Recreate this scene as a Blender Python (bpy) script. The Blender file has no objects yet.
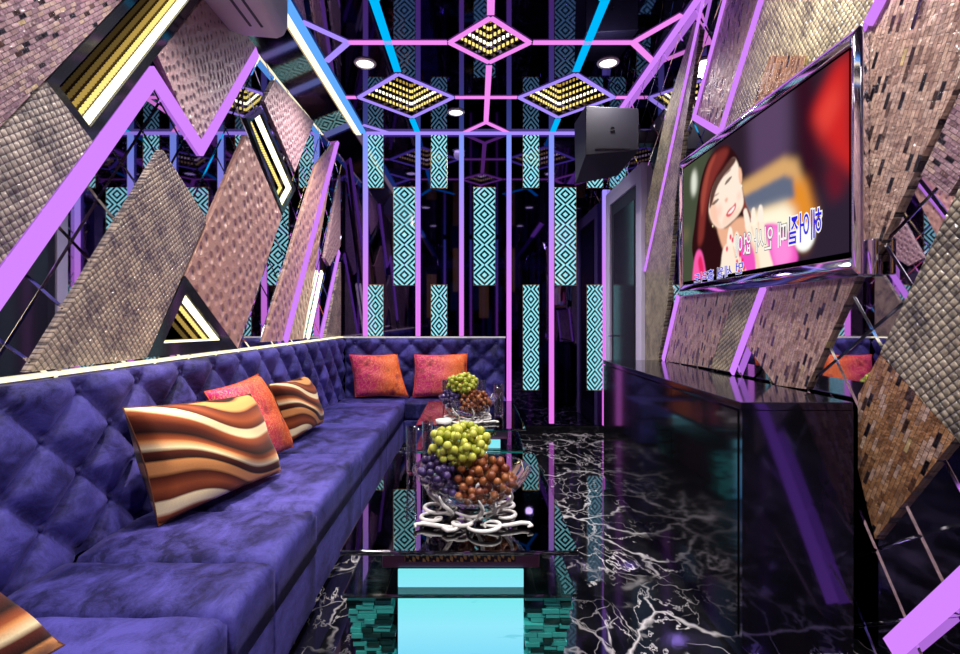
import bpy, bmesh, math, random
from mathutils import Vector, Matrix, Euler
R = random.Random(7)
C = bpy.context.scene.collection
S = bpy.context.scene
PI = math.pi
# ------------------------------------------------------------------ room measures (metres)
H = 1.15            # eye height
D = 5.10            # back wall
XL, XR = -1.346, 1.36
ZC = 3.057          # ceiling
ZW = 2.82           # left wall meets the sloped cornice
XT = -1.19          # cornice meets ceiling
Y0 = -1.3           # wall behind the viewer
F, CX, CY = 500.0, 473.0, 320.0

def LW(px, py, t=0.02):
    X = -(XL + t); Y = F * X / (CX - px); return (Y, H - (py - CY) * Y / F)
def RW(px, py, t=0.02):
    X = XR - t; Y = F * X / (px - CX); return (Y, H - (py - CY) * Y / F)
def BW(px, py, t=0.02):
    Y = D - t; return ((px - CX) * Y / F, H - (py - CY) * Y / F)
def CE(px, py, t=0.0):
    Y = F * (ZC - t - H) / (CY - py); return ((px - CX) * Y / F, Y)
PL = lambda a, b, t: (XL + t, a, b)
PR = lambda a, b, t: (XR - t, a, b)
PB = lambda a, b, t: (a, D - t, b)
PF = lambda a, b, t: (a, Y0 + t, b)
PC = lambda a, b, t: (a, b, ZC - t)

# ------------------------------------------------------------------ node helpers
def srgb(r, g, b):
    f = lambda c: (c / 255 / 12.92) if c / 255 <= 0.04045 else ((c / 255 + 0.055) / 1.055) ** 2.4
    return (f(r), f(g), f(b), 1)
class NT:
    def __init__(s, name):
        s.m = bpy.data.materials.new(name); s.m.use_nodes = True
        s.t = s.m.node_tree; s.t.nodes.clear()
        s.out = s.t.nodes.new('ShaderNodeOutputMaterial')
    def n(s, kind, **kw):
        nd = s.t.nodes.new('ShaderNode' + kind)
        for k, v in kw.items():
            if k.startswith('_'): setattr(nd, k[1:], v)
        return nd
    def set(s, nd, **kw):
        for k, v in kw.items():
            key = k.replace('_', ' ')
            s.link(v, nd.inputs[key])
        return nd
    def link(s, v, inp):
        if isinstance(v, bpy.types.NodeSocket): s.t.links.new(v, inp)
        elif isinstance(v, bpy.types.Node): s.t.links.new(v.outputs[0], inp)
        else: inp.default_value = v
    def math(s, op, a, b=0.0, c=0.0):
        nd = s.t.nodes.new('ShaderNodeMath'); nd.operation = op
        s.link(a, nd.inputs[0]); s.link(b, nd.inputs[1]); s.link(c, nd.inputs[2]); return nd.outputs[0]
    def mix(s, fac, a, b):
        nd = s.t.nodes.new('ShaderNodeMix'); nd.data_type = 'RGBA'
        s.link(fac, nd.inputs[0]); s.link(a, nd.inputs[6]); s.link(b, nd.inputs[7]); return nd.outputs[2]
    def ramp(s, fac, stops, interp='LINEAR'):
        nd = s.t.nodes.new('ShaderNodeValToRGB'); cr = nd.color_ramp; cr.interpolation = interp
        while len(cr.elements) < len(stops): cr.elements.new(0.5)
        for e, (p, c) in zip(cr.elements, stops):
            e.position = p; e.color = c if hasattr(c, '__len__') else (c, c, c, 1)
        s.link(fac, nd.inputs[0]); return nd.outputs[0]
    def coord(s, kind='Object'): return s.t.nodes.new('ShaderNodeTexCoord').outputs[kind]
    def vmap(s, v, loc=(0, 0, 0), rot=(0, 0, 0), sc=(1, 1, 1)):
        nd = s.t.nodes.new('ShaderNodeMapping'); s.link(v, nd.inputs[0])
        nd.inputs[1].default_value = loc; nd.inputs[2].default_value = rot; nd.inputs[3].default_value = sc
        return nd.outputs[0]
    def sep(s, v):
        nd = s.t.nodes.new('ShaderNodeSeparateXYZ'); s.link(v, nd.inputs[0]); return nd.outputs
    def comb(s, x, y, z):
        nd = s.t.nodes.new('ShaderNodeCombineXYZ')
        s.link(x, nd.inputs[0]); s.link(y, nd.inputs[1]); s.link(z, nd.inputs[2]); return nd.outputs[0]
    def noise(s, v, scale, detail=2.0, rough=.5, dist=0.0):
        nd = s.t.nodes.new('ShaderNodeTexNoise'); s.link(v, nd.inputs['Vector'])
        nd.inputs['Scale'].default_value = scale; nd.inputs['Detail'].default_value = detail
        nd.inputs['Roughness'].default_value = rough; nd.inputs['Distortion'].default_value = dist
        return nd.outputs
    def vor(s, v, scale, feature='F1', rnd=1.0):
        nd = s.t.nodes.new('ShaderNodeTexVoronoi'); nd.feature = feature; s.link(v, nd.inputs['Vector'])
        nd.inputs['Scale'].default_value = scale; nd.inputs['Randomness'].default_value = rnd
        return nd.outputs
    def bump(s, h, strength=.5, dist=.01):
        nd = s.t.nodes.new('ShaderNodeBump'); s.link(h, nd.inputs['Height'])
        nd.inputs['Strength'].default_value = strength; nd.inputs['Distance'].default_value = dist
        return nd.outputs[0]
    def bsdf(s, col, rough=.5, metal=0.0, **kw):
        nd = s.t.nodes.new('ShaderNodeBsdfPrincipled')
        s.link(col, nd.inputs['Base Color']); s.link(rough, nd.inputs['Roughness']); s.link(metal, nd.inputs['Metallic'])
        for k, v in kw.items(): s.link(v, nd.inputs[k.replace('_', ' ')])
        s.t.links.new(nd.outputs[0], s.out.inputs[0]); return nd
    def emis(s, col, st=1.0):
        nd = s.t.nodes.new('ShaderNodeEmission'); s.link(col, nd.inputs[0]); s.link(st, nd.inputs[1])
        s.t.links.new(nd.outputs[0], s.out.inputs[0]); return nd

def solid(name, col, rough=.5, metal=0.0, **kw):
    m = NT(name); m.bsdf(col, rough, metal, **kw); return m.m
def glow(name, col, st=1.0):
    m = NT(name); m.emis(col, st); return m.m

M = {}
M['pink'] = glow('tube_pink', srgb(208, 130, 250), 1.08)
M['rose'] = glow('tube_rose', srgb(242, 138, 240), 1.05)
M['cyan'] = glow('tube_cyan', srgb(0, 178, 245), 1.1)
M['lilac'] = glow('tube_lilac', srgb(168, 140, 250), 1.05)
M['skyblue'] = glow('tube_sky_blue', srgb(95, 165, 245), 1.1)
M['cream'] = glow('strip_cream', srgb(255, 243, 200), 1.6)
M['white_glow'] = glow('glow_white', (1, .97, .9, 1), 3.0)
M['bead0'] = glow('bead_white', srgb(255, 248, 205), 2.4)
M['bead1'] = glow('bead_yellow', srgb(250, 226, 130), 1.25)
M['bead2'] = glow('bead_gold', srgb(205, 170, 85), .8)
M['bead3'] = glow('bead_dim', srgb(130, 105, 55), .6)
M['bead4'] = glow('bead_faint', srgb(80, 64, 36), .5)
def tube_grad():
    m = NT('tube_gradient'); g = m.t.nodes.new('ShaderNodeNewGeometry')
    z = m.sep(g.outputs['Position'])[2]
    f = m.math('DIVIDE', z, 3.0)
    c = m.ramp(f, [(0.0, srgb(228, 112, 226)), (.45, srgb(222, 126, 238)), (.72, srgb(178, 138, 245)), (.95, srgb(130, 150, 246))])
    m.emis(c, 1.1); return m.m
M['grad'] = tube_grad()
M['black_mirror'] = solid('black_mirror', (.075, .055, .15, 1), .03, 1.0)
M['ceiling_mirror'] = solid('ceiling_gloss', (.06, .05, .13, 1), .03, 1.0)
M['wall_mirror'] = solid('wall_mirror', (.62, .60, .66, 1), .015, 1.0)
M['cornice_mirror'] = solid('cornice_mirror', (.32, .27, .25, 1), .06, 1.0)
M['black'] = solid('black_lacquer', (.006, .006, .008, 1), .12)
M['black_matt'] = solid('black_matt', (.008, .008, .01, 1), .5)
M['chrome'] = solid('chrome', (.86, .80, .88, 1), .05, 1.0)
M['gold'] = solid('gold_metal', (.75, .55, .25, 1), .25, 1.0)
M['white'] = solid('white_gloss', (.95, .93, .9, 1), .3)
M['ac_white'] = solid('appliance_white', srgb(246, 240, 252), .35)
M['ac_dark'] = solid('vent_slot', (.05, .05, .09, 1), .5)
M['speaker'] = solid('speaker_grey', srgb(32, 30, 46), .6)
M['door_frame'] = solid('door_trim', srgb(214, 206, 236), .35)
M['door_dark'] = solid('door_dark', (.03, .028, .045, 1), .15)
M['tile_gap'] = solid('bevel_mirror', (.8, .78, .84, 1), .05, 1.0)
M['niche_black'] = solid('niche_black', (.018, .018, .024, 1), .08)

def mosaic(name, rot, base1, base2, scale=1.0, metal=.12, bw=.042, rh=.0135):
    m = NT(name); v = m.vmap(m.coord(), rot=(rot, 0, 0)); x, y, z = m.sep(v)
    uv = m.comb(z, y, 0.0)
    b = m.t.nodes.new('ShaderNodeTexBrick'); m.link(uv, b.inputs['Vector'])
    b.offset = .5; b.inputs['Color1'].default_value = (0, 0, 0, 1); b.inputs['Color2'].default_value = (1, 1, 1, 1)
    b.inputs['Mortar'].default_value = (.5, .5, .5, 1); b.inputs['Scale'].default_value = scale
    b.inputs['Mortar Size'].default_value = .0011; b.inputs['Mortar Smooth'].default_value = .2
    b.inputs['Brick Width'].default_value = bw; b.inputs['Row Height'].default_value = rh
    big = m.noise(v, 3.0, 3.0)[0]
    col = m.ramp(b.outputs['Color'], [(0.0, srgb(14, 10, 14)), (.05, srgb(20, 14, 18)), (.09, srgb(92, 62, 50)), (.16, base1), (.75, base2), (.93, srgb(196, 164, 150)), (.985, srgb(196, 164, 150)), (1.0, srgb(236, 208, 140))])
    fine = m.noise(v, 170.0, 2.0)[0]
    col = m.mix(m.math('MULTIPLY', fine, .55), col, m.mix(.55, col, (.02, .015, .02, 1)))
    col = m.mix(m.math('MULTIPLY', b.outputs['Fac'], .85), col, srgb(38, 26, 30))
    r = m.math('MULTIPLY_ADD', b.outputs['Color'], .2, .2)
    wn = m.t.nodes.new('ShaderNodeTexWhiteNoise'); m.link(b.outputs['Color'], wn.inputs['Vector'])
    sh = m.math('GREATER_THAN', m.math('FRACT', m.math('MULTIPLY', b.outputs['Color'], 37.0)), .72)
    metal = m.math('MULTIPLY_ADD', sh, .35, metal)
    big2 = m.noise(v, 34.0, 2.0)[0]
    h = m.math('SUBTRACT', m.math('MULTIPLY', b.outputs['Color'], .6), b.outputs['Fac'])
    h = m.math('ADD', h, m.math('MULTIPLY_ADD', fine, .35, m.math('MULTIPLY', big2, 1.6)))
    m.bsdf(col, r, metal, Normal=m.bump(h, .8, .006), **{'Coat Weight': .7, 'Coat Roughness': .1, 'Coat Normal': m.bump(h, 1.0, .012)}); return m.m
M['mosaic_mauve'] = mosaic('mosaic_mauve', math.radians(45), srgb(166, 128, 142), srgb(190, 154, 160), bw=.03, rh=.0125)
M['mosaic_tan'] = mosaic('mosaic_tan', math.radians(-23), srgb(190, 152, 136), srgb(212, 176, 156), bw=.05, rh=.015)
M['mosaic_brown'] = mosaic('mosaic_brown', math.radians(-23), srgb(160, 110, 72), srgb(186, 138, 96), bw=.05, rh=.015)

def knots(name, rot, c1, c2, cell=.026):
    m = NT(name); v = m.vmap(m.coord(), rot=(rot, 0, 0)); x, y, z = m.sep(v)
    k = 2 * PI / cell
    sy = m.math('SINE', m.math('MULTIPLY', y, k / 2)); sz = m.math('SINE', m.math('MULTIPLY', z, k / 2))
    a = m.math('ABSOLUTE', sy); b = m.math('ABSOLUTE', sz)
    h = m.math('POWER', m.math('MULTIPLY', a, b), .45)
    vv = m.vor(v, 1 / cell, rnd=.0)
    big = m.noise(v, 9.0, 2.0)[0]
    rnd = m.noise(v, 55.0, 1.0)[0]
    col = m.mix(m.ramp(m.math('ADD', m.math('MULTIPLY', big, .55), m.math('MULTIPLY', rnd, .5)), [(.38, 0.0), (.66, 1.0)]), c1, c2)
    col = m.mix(m.ramp(h, [(.3, .8), (.62, 0.0)]), col, srgb(40, 32, 36))
    h2 = m.math('MULTIPLY_ADD', rnd, .9, h)
    m.bsdf(col, .4, .1, Normal=m.bump(h, .6, .006), **{'Coat Weight': .6, 'Coat Roughness': .12, 'Coat Normal': m.bump(h2, 1.0, .014)}); return m.m
M['knots'] = knots('woven_knots', math.radians(-36), srgb(84, 74, 74), srgb(196, 178, 166), .0205)
M['knots_fine'] = knots('woven_knots_fine', math.radians(-36), srgb(98, 82, 88), srgb(200, 178, 156), .019)
M['knots_right'] = knots('woven_knots_right', math.radians(28), srgb(92, 84, 66), srgb(196, 182, 144), .0195)
M['knots_big'] = knots('woven_knots_big', math.radians(40), srgb(76, 70, 62), srgb(186, 172, 150), .0225)

def hammered(name, base, dark, scale=16.0):
    m = NT(name); v = m.vmap(m.coord(), rot=(math.radians(-30), 0, 0), sc=(1, 1.0, .8))
    vo = m.vor(v, scale, rnd=.45)
    f = m.noise(v, 140.0, 2.0)[0]
    h = m.ramp(vo[0], [(.0, 0.0), (.45, 1.0)])
    col = m.mix(m.ramp(vo[0], [(.06, 1.0), (.24, 0.0)]), base, dark)
    col = m.mix(m.math('MULTIPLY', f, .5), col, m.mix(.5, col, (.03, .02, .03, 1)))
    hh = m.math('ADD', h, m.math('MULTIPLY', f, .25))
    m.bsdf(col, .45, .06, Normal=m.bump(hh, .8, .016), **{'Coat Weight': .6, 'Coat Roughness': .12, 'Coat Normal': m.bump(hh, 1.0, .03)}); return m.m
M['hammered'] = hammered('hammered_rose', srgb(206, 156, 138), srgb(96, 66, 76))
M['hammered_fine'] = hammered('hammered_mauve', srgb(192, 152, 156), srgb(78, 54, 72), 26.0)

def pattern(name, w, lit, off, st, cell=.205):
    m = NT(name); x, y, z = m.sep(m.coord())
    dx = m.math('MULTIPLY', m.math('ABSOLUTE', x), 2.0 / w)
    zz = m.math('FRACT', m.math('ADD', m.math('DIVIDE', z, cell), 10.0))
    dz = m.math('MULTIPLY', m.math('ABSOLUTE', m.math('SUBTRACT', zz, .5)), 2.0)
    d = m.math('ADD', dx, dz)
    s = m.math('FRACT', m.math('MULTIPLY', d, 2.0))
    f = m.math('LESS_THAN', s, .5)
    col = m.mix(f, off, lit)
    e = m.t.nodes.new('ShaderNodeEmission'); m.link(col, e.inputs[0]); e.inputs[1].default_value = st
    g = m.t.nodes.new('ShaderNodeBsdfGlossy'); g.inputs['Roughness'].default_value = .03; g.inputs['Color'].default_value = (.12, .12, .12, 1)
    a = m.t.nodes.new('ShaderNodeAddShader'); m.t.links.new(e.outputs[0], a.inputs[0]); m.t.links.new(g.outputs[0], a.inputs[1])
    m.t.links.new(a.outputs[0], m.out.inputs[0]); return m.m
M['pat_narrow'] = pattern('pattern_narrow', .16, srgb(150, 228, 240), srgb(0, 14, 26), 1.0)
M['pat_wide'] = pattern('pattern_wide', .215, srgb(150, 228, 240), srgb(0, 14, 26), 1.0)
M['pat_gold'] = pattern('pattern_gold', .22, srgb(216, 168, 92), srgb(16, 10, 8), .8)

def velvet():
    m = NT('velvet_blue'); v = m.coord()
    n1 = m.noise(m.vmap(v, sc=(1, .7, 1)), 13.0, 9.0, .78, .45)[0]
    n2 = m.noise(v, 3.1, 3.0, .6, .5)[0]
    f = m.ramp(m.math('MULTIPLY_ADD', n2, .5, m.math('MULTIPLY', n1, .6)), [(.46, 0.0), (.66, 1.0)])
    col = m.mix(f, srgb(18, 15, 66), srgb(80, 74, 162))
    fb = m.noise(v, 260.0, 2.0)[0]
    b = m.bsdf(col, .62, 0.0, Normal=m.bump(m.math('ADD', n1, m.math('MULTIPLY', fb, .12)), .35, .012))
    b.inputs['Sheen Weight'].default_value = .2; b.inputs['Sheen Roughness'].default_value = .4
    b.inputs['Sheen Tint'].default_value = srgb(150, 140, 235)
    b.inputs['Specular IOR Level'].default_value = .25
    return m.m
M['velvet'] = velvet()

def marble():
    m = NT('black_marble'); v = m.coord()
    w = m.noise(v, 2.2, 4.0, .6)[1]
    vm = m.t.nodes.new('ShaderNodeVectorMath'); vm.operation = 'MULTIPLY_ADD'
    m.link(w, vm.inputs[0]); vm.inputs[1].default_value = (.5, .5, 0); m.link(v, vm.inputs[2])
    def veins(sc, th, loc):
        q = m.vmap(vm.outputs[0], loc=loc, sc=(1, .75, 0))
        d = m.vor(q, sc, 'DISTANCE_TO_EDGE')[0]
        return m.ramp(d, [(0.0, 1.0), (th, .45), (th * 2.2, 0.0)])
    a = veins(2.6, .012, (3, 1, 0)); b = veins(6.0, .012, (9, 4, 0))
    msk = m.ramp(m.noise(v, 2.4, 3.0)[0], [(.40, 0.0), (.56, 1.0)])
    msk2 = m.ramp(m.noise(v, 3.3, 3.0)[0], [(.46, 0.0), (.6, 1.0)])
    def ridge(sc, th, loc, dist):
        n_ = m.noise(m.vmap(v, loc=loc, rot=(0, 0, .7), sc=(1, .5, 1)), sc, 6.0, .55, dist)[0]
        e_ = m.math('ABSOLUTE', m.math('SUBTRACT', n_, .5)); return m.ramp(e_, [(0.0, 1.0), (th, .5), (th * 2.5, 0.0)])
    c1 = m.math('MULTIPLY', ridge(2.2, .0028, (5, 2, 0), .5), msk2); c2 = m.math('MULTIPLY', ridge(4.5, .0028, (1, 7, 0), .4), msk)
    f = m.math('MAXIMUM', m.math('MULTIPLY', a, m.math('MULTIPLY', msk, .8)), m.math('MULTIPLY', m.math('MULTIPLY', b, msk2), .5))
    f = m.math('MAXIMUM', f, m.math('MAXIMUM', c1, m.math('MULTIPLY', c2, .8)))
    cl = m.ramp(m.noise(v, 4.0, 5.0, .7)[0], [(.45, 0.0), (.8, 1.0)])
    col = m.mix(m.math('MULTIPLY', cl, .35), (.004, .004, .006, 1), (.05, .05, .055, 1))
    col = m.mix(f, col, srgb(238, 232, 236))
    m.bsdf(col, .04, 0.0, **{'Specular IOR Level': .8, 'IOR': 1.7, 'Specular Tint': (.6, .5, 1, 1)}); return m.m
M['marble'] = marble()

def wave_cloth():
    m = NT('wave_cloth'); x, y, z = m.sep(m.coord('UV'))
    s = m.math('SINE', m.math('MULTIPLY_ADD', x, 6.2, m.math('MULTIPLY', y, 1.2)))
    s2 = m.math('SINE', m.math('MULTIPLY_ADD', x, 11.0, 1.0))
    v = m.math('ADD', m.math('MULTIPLY_ADD', x, .42, y), m.math('ADD', m.math('MULTIPLY', s, -.085), m.math('MULTIPLY', s2, .014)))
    v = m.math('FRACT', m.math('MULTIPLY_ADD', v, 1.2, .12))
    dk, br, md, tan, cr = srgb(32, 9, 6), srgb(88, 32, 18), srgb(162, 80, 44), srgb(236, 160, 96), srgb(255, 232, 184)
    col = m.ramp(v, [(0.0, dk), (.10, br), (.20, md), (.235, cr), (.33, cr), (.35, br), (.45, md), (.56, br), (.60, tan), (.70, tan), (.72, dk), (.80, br), (.84, cr), (.90, tan), (.93, md), (1.0, dk)])
    f = m.noise(m.coord(), 220.0, 2.0)[0]
    col = m.mix(m.math('MULTIPLY', f, .35), col, m.mix(.6, col, dk))
    b = m.bsdf(col, .7, 0.0, Normal=m.bump(f, .25, .003)); b.inputs['Sheen Weight'].default_value = .08; b.inputs['Specular IOR Level'].default_value = .15
    return m.m
M['wave'] = wave_cloth()
def flower_cloth():
    m = NT('magenta_cloth'); v = m.coord(); x, y, z = m.sep(m.coord('UV'))
    n = m.noise(v, 16.0, 4.0, .7, 2.5)[0]
    e = m.math('ABSOLUTE', m.math('SUBTRACT', n, .5))
    base = m.mix(m.ramp(m.math('ADD', m.math('MULTIPLY', x, .9), m.math('MULTIPLY', m.noise(v, 5.0, 2.0)[0], .6)), [(.5, 0.0), (1.15, 1.0)]), srgb(200, 10, 104), srgb(226, 84, 12))
    col = m.mix(m.ramp(e, [(.0, .9), (.022, 0.0)]), base, srgb(250, 190, 120))
    col = m.mix(m.ramp(m.noise(v, 9.0, 3.0)[0], [(.56, 0.0), (.7, 1.0)]), col, srgb(130, 28, 48))
    m.bsdf(col, .6, 0.0, Normal=m.bump(n, .3, .004)); return m.m
M['flower'] = flower_cloth()

M['piping_w'] = solid('piping_brown', srgb(96, 52, 34), .7)
M['piping_f'] = solid('piping_orange', srgb(214, 84, 40), .7)
def thin_glass(name, tint, refl=.12, rough=0.0):
    m = NT(name); t = m.t.nodes.new('ShaderNodeBsdfTransparent'); t.inputs[0].default_value = tint
    g = m.t.nodes.new('ShaderNodeBsdfGlossy'); g.inputs['Roughness'].default_value = rough; g.inputs[0].default_value = (1, 1, 1, 1)
    lw = m.t.nodes.new('ShaderNodeLayerWeight'); lw.inputs[0].default_value = .22
    f = m.math('MULTIPLY_ADD', lw.outputs['Fresnel'], .75, refl)
    mx = m.t.nodes.new('ShaderNodeMixShader'); m.link(f, mx.inputs[0])
    m.t.links.new(t.outputs[0], mx.inputs[1]); m.t.links.new(g.outputs[0], mx.inputs[2]); m.t.links.new(mx.outputs[0], m.out.inputs[0]); return m.m
M['glass'] = thin_glass('clear_glass', (.95, .93, .97, 1), .02)
M['table_glass'] = thin_glass('table_glass', (.22, .25, .30, 1), .22)
M['shelf_glass'] = thin_glass('shelf_glass', (.45, .55, .55, 1), .15)
M['slab_glass'] = solid('slab_glass', srgb(70, 196, 188), .12, 0.0)
M['slab_dark'] = solid('slab_dark', srgb(30, 74, 72), .08, .3)
M['cola'] = solid('dark_drink', (.045, .004, .004, 1), .6)
M['apron'] = solid('dark_apron', srgb(140, 72, 108), .3)
def led_reflection():  # gold squiggles painted in place of LED reflections on the table apron
    m = NT('gold_led_reflection'); v = m.coord(); x, y, z = m.sep(v)
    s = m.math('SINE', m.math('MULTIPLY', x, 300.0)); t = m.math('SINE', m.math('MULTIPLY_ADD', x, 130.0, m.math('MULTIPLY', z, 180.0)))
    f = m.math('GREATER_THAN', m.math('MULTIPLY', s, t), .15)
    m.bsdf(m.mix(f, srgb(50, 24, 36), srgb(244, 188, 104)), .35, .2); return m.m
M['led_reflection'] = led_reflection()
def lightbox():
    m = NT('light_box_cyan'); v = m.vmap(m.coord(), sc=(9, 1, 70))
    n = m.noise(v, 1.0, 2.0)[0]
    f = m.ramp(n, [(.66, 0.0), (.72, 1.0)])
    x, y, z = m.sep(m.coord())
    c = m.ramp(m.math('DIVIDE', z, .38), [(.0, srgb(96, 190, 230)), (.55, srgb(138, 220, 238)), (1.0, srgb(96, 222, 214))])
    m.emis(m.mix(m.math('MULTIPLY', f, .35), c, srgb(60, 170, 190)), 1.15); return m.m
M['lightbox'] = lightbox()
def grape(name, c1, c2):
    m = NT(name); oi = m.t.nodes.new('ShaderNodeObjectInfo')
    n = m.noise(m.coord(), 60.0, 2.0)[0]
    m.bsdf(m.mix(m.math('ADD', oi.outputs['Random'], m.math('MULTIPLY_ADD', n, .5, -.25)), c1, c2), .28, 0.0, **{'Subsurface Weight': .15, 'Subsurface Scale': .01}); return m.m
M['grape_green'] = grape('grape_green', srgb(150, 158, 40), srgb(204, 206, 92))
M['grape_purple'] = grape('grape_purple', srgb(34, 24, 62), srgb(74, 56, 112))
M['grape_red'] = grape('grape_red', srgb(112, 52, 36), srgb(160, 98, 52))
M['stem'] = solid('grape_stem', srgb(110, 100, 50), .6)

# ------------------------------------------------------------------ mesh helpers
WORLD = {}
class MB:
    def __init__(s): s.v = []; s.f = []; s.mi = []; s.uv = None
    def add(s, vs, fs, mi=0):
        o = len(s.v); s.v += [tuple(p) for p in vs]; s.f += [tuple(i + o for i in f) for f in fs]; s.mi += [mi] * len(fs)
    def box(s, lo, hi, mi=0):
        x0, y0, z0 = lo; x1, y1, z1 = hi
        s.add([(x0, y0, z0), (x1, y0, z0), (x1, y1, z0), (x0, y1, z0), (x0, y0, z1), (x1, y0, z1), (x1, y1, z1), (x0, y1, z1)],
              [(0, 3, 2, 1), (4, 5, 6, 7), (0, 1, 5, 4), (1, 2, 6, 5), (2, 3, 7, 6), (3, 0, 4, 7)], mi)
    def prism(s, poly, P, t0, t1, mi=0):
        n = len(poly); a = [P(u, v, t0) for u, v in poly]; b = [P(u, v, t1) for u, v in poly]
        s.add(a + b, [tuple(range(n)), tuple(range(2 * n - 1, n - 1, -1))] + [(i, i + n, (i + 1) % n + n, (i + 1) % n) for i in range(n)], mi)
    def ring(s, outer, inner, P, t0, t1, mi=0):
        n = len(outer)
        vs = [P(u, v, t) for t in (t0, t1) for poly in (outer, inner) for u, v in poly]
        fs = []
        for i in range(n):
            j = (i + 1) % n
            fs += [(2 * n + i, 2 * n + j, 3 * n + j, 3 * n + i), (i, i + n, j + n, j), (i, j, 2 * n + j, 2 * n + i), (n + i, 3 * n + i, 3 * n + j, n + j)]
        s.add(vs, fs, mi)
    def tube(s, pts, rad, seg=8, mi=0, cap=True):
        pts = [Vector(p) for p in pts]; n = len(pts)
        rr = rad if hasattr(rad, '__len__') else [rad] * n
        up = Vector((0, 0, 1)); rings = []
        for i, p in enumerate(pts):
            t = (pts[min(i + 1, n - 1)] - pts[max(i - 1, 0)]).normalized()
            a = t.cross(up)
            if a.length < 1e-3: a = t.cross(Vector((1, 0, 0)))
            a.normalize(); b = t.cross(a)
            rings.append([p + (a * math.cos(2 * PI * k / seg) + b * math.sin(2 * PI * k / seg)) * rr[i] for k in range(seg)])
        fs = []
        for i in range(n - 1):
            for k in range(seg):
                l = (k + 1) % seg; fs.append((i * seg + k, i * seg + l, (i + 1) * seg + l, (i + 1) * seg + k))
        if cap: fs += [tuple(range(seg - 1, -1, -1)), tuple((n - 1) * seg + k for k in range(seg))]
        s.add([p for r_ in rings for p in r_], fs, mi)
    def lathe(s, prof, c, seg=32, mi=0):
        cx, cy, cz = c; n = len(prof)
        s.add([(cx + r * math.cos(2 * PI * k / seg), cy + r * math.sin(2 * PI * k / seg), cz + z) for r, z in prof for k in range(seg)],
              [(i * seg + k, i * seg + (k + 1) % seg, (i + 1) * seg + (k + 1) % seg, (i + 1) * seg + k) for i in range(n - 1) for k in range(seg)], mi)
    def build(s, name, mat, parent=None, smooth=False, origin=None, bevel=0, fix=True, auto=None):
        if origin is None:
            xs, ys, zs = zip(*s.v); origin = ((min(xs) + max(xs)) / 2, (min(ys) + max(ys)) / 2, min(zs))
        o3 = Vector(origin)
        me = bpy.data.meshes.new(name); me.from_pydata([tuple(Vector(p) - o3) for p in s.v], [], s.f)
        for m_ in (mat if isinstance(mat, (list, tuple)) else [mat]): me.materials.append(m_)
        for p, i in zip(me.polygons, s.mi): p.material_index = i
        if s.uv:
            ul = me.uv_layers.new(name='uv')
            for l in me.loops: ul.data[l.index].uv = s.uv[l.vertex_index]
        if fix:
            bm = bmesh.new(); bm.from_mesh(me); bmesh.ops.recalc_face_normals(bm, faces=bm.faces); bm.to_mesh(me); bm.free()
        if smooth:
            for p in me.polygons: p.use_smooth = True
        me.update()
        ob = bpy.data.objects.new(name, me); C.objects.link(ob)
        WORLD[ob.name] = o3
        if parent is not None:
            ob.parent = parent; ob.location = o3 - WORLD[parent.name]
        else: ob.location = o3
        if bevel:
            b = ob.modifiers.new('bevel', 'BEVEL'); b.width = bevel; b.segments = 3; b.limit_method = 'ANGLE'; b.angle_limit = .6
            if smooth is False:
                for p in me.polygons: p.use_smooth = True
                w = ob.modifiers.new('wn', 'WEIGHTED_NORMAL'); w.keep_sharp = True
        return ob
def tag(o, label, cat, group=None):
    o['label'] = label; o['category'] = cat
    if group: o['group'] = group
    return o
def empty(name, loc, label, cat, group=None):
    o = bpy.data.objects.new(name, None); C.objects.link(o); o.location = loc; o.empty_display_size = .1
    WORLD[o.name] = Vector(loc); return tag(o, label, cat, group)
def struct(o, parent=None): o['kind'] = 'structure'; return o
def kids(o): return [c for c in bpy.data.objects if c.parent == o]
def dup(root, loc, label, group=None, rz=0):
    r = root.copy(); C.objects.link(r); r.location = loc; r['label'] = label
    if group: r['group'] = group
    if rz: r.rotation_euler.z += rz
    def rec(src, dst):
        for ch in kids(src):
            c = ch.copy(); C.objects.link(c); c.parent = dst; rec(ch, c)
    rec(root, r); WORLD[r.name] = Vector(loc); return r
def clip(poly, a0, a1, b0, b1):
    def half(pl, inside, inter):
        out = []
        for i in range(len(pl)):
            p, q = pl[i], pl[(i + 1) % len(pl)]
            if inside(p): out.append(p)
            if inside(p) != inside(q): out.append(inter(p, q))
        return out
    for ax, lim, sg in ((0, a0, 1), (0, a1, -1), (1, b0, 1), (1, b1, -1)):
        ins = lambda p: sg * (p[ax] - lim) >= 0
        def it(p, q):
            t = (lim - p[ax]) / (q[ax] - p[ax]); return (p[0] + t * (q[0] - p[0]), p[1] + t * (q[1] - p[1]))
        poly = half(poly, ins, it)
    return poly
def area(poly): return sum(poly[i][0] * poly[(i + 1) % len(poly)][1] - poly[(i + 1) % len(poly)][0] * poly[i][1] for i in range(len(poly))) / 2
def inset(poly, d):
    sg = 1 if area(poly) > 0 else -1; n = len(poly); L = []
    for i in range(n):
        p, q = Vector(poly[i]), Vector(poly[(i + 1) % n]); t = (q - p).normalized(); nn = Vector((-t.y, t.x)) * sg
        L.append((p + nn * d, t))
    out = []
    for i in range(n):
        (p, t), (q, u) = L[i - 1], L[i]
        den = t.x * u.y - t.y * u.x
        if abs(den) < 1e-6: out.append(tuple(q)); continue
        k = ((q - p).x * u.y - (q - p).y * u.x) / den; out.append(tuple(p + t * k))
    return out

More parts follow.
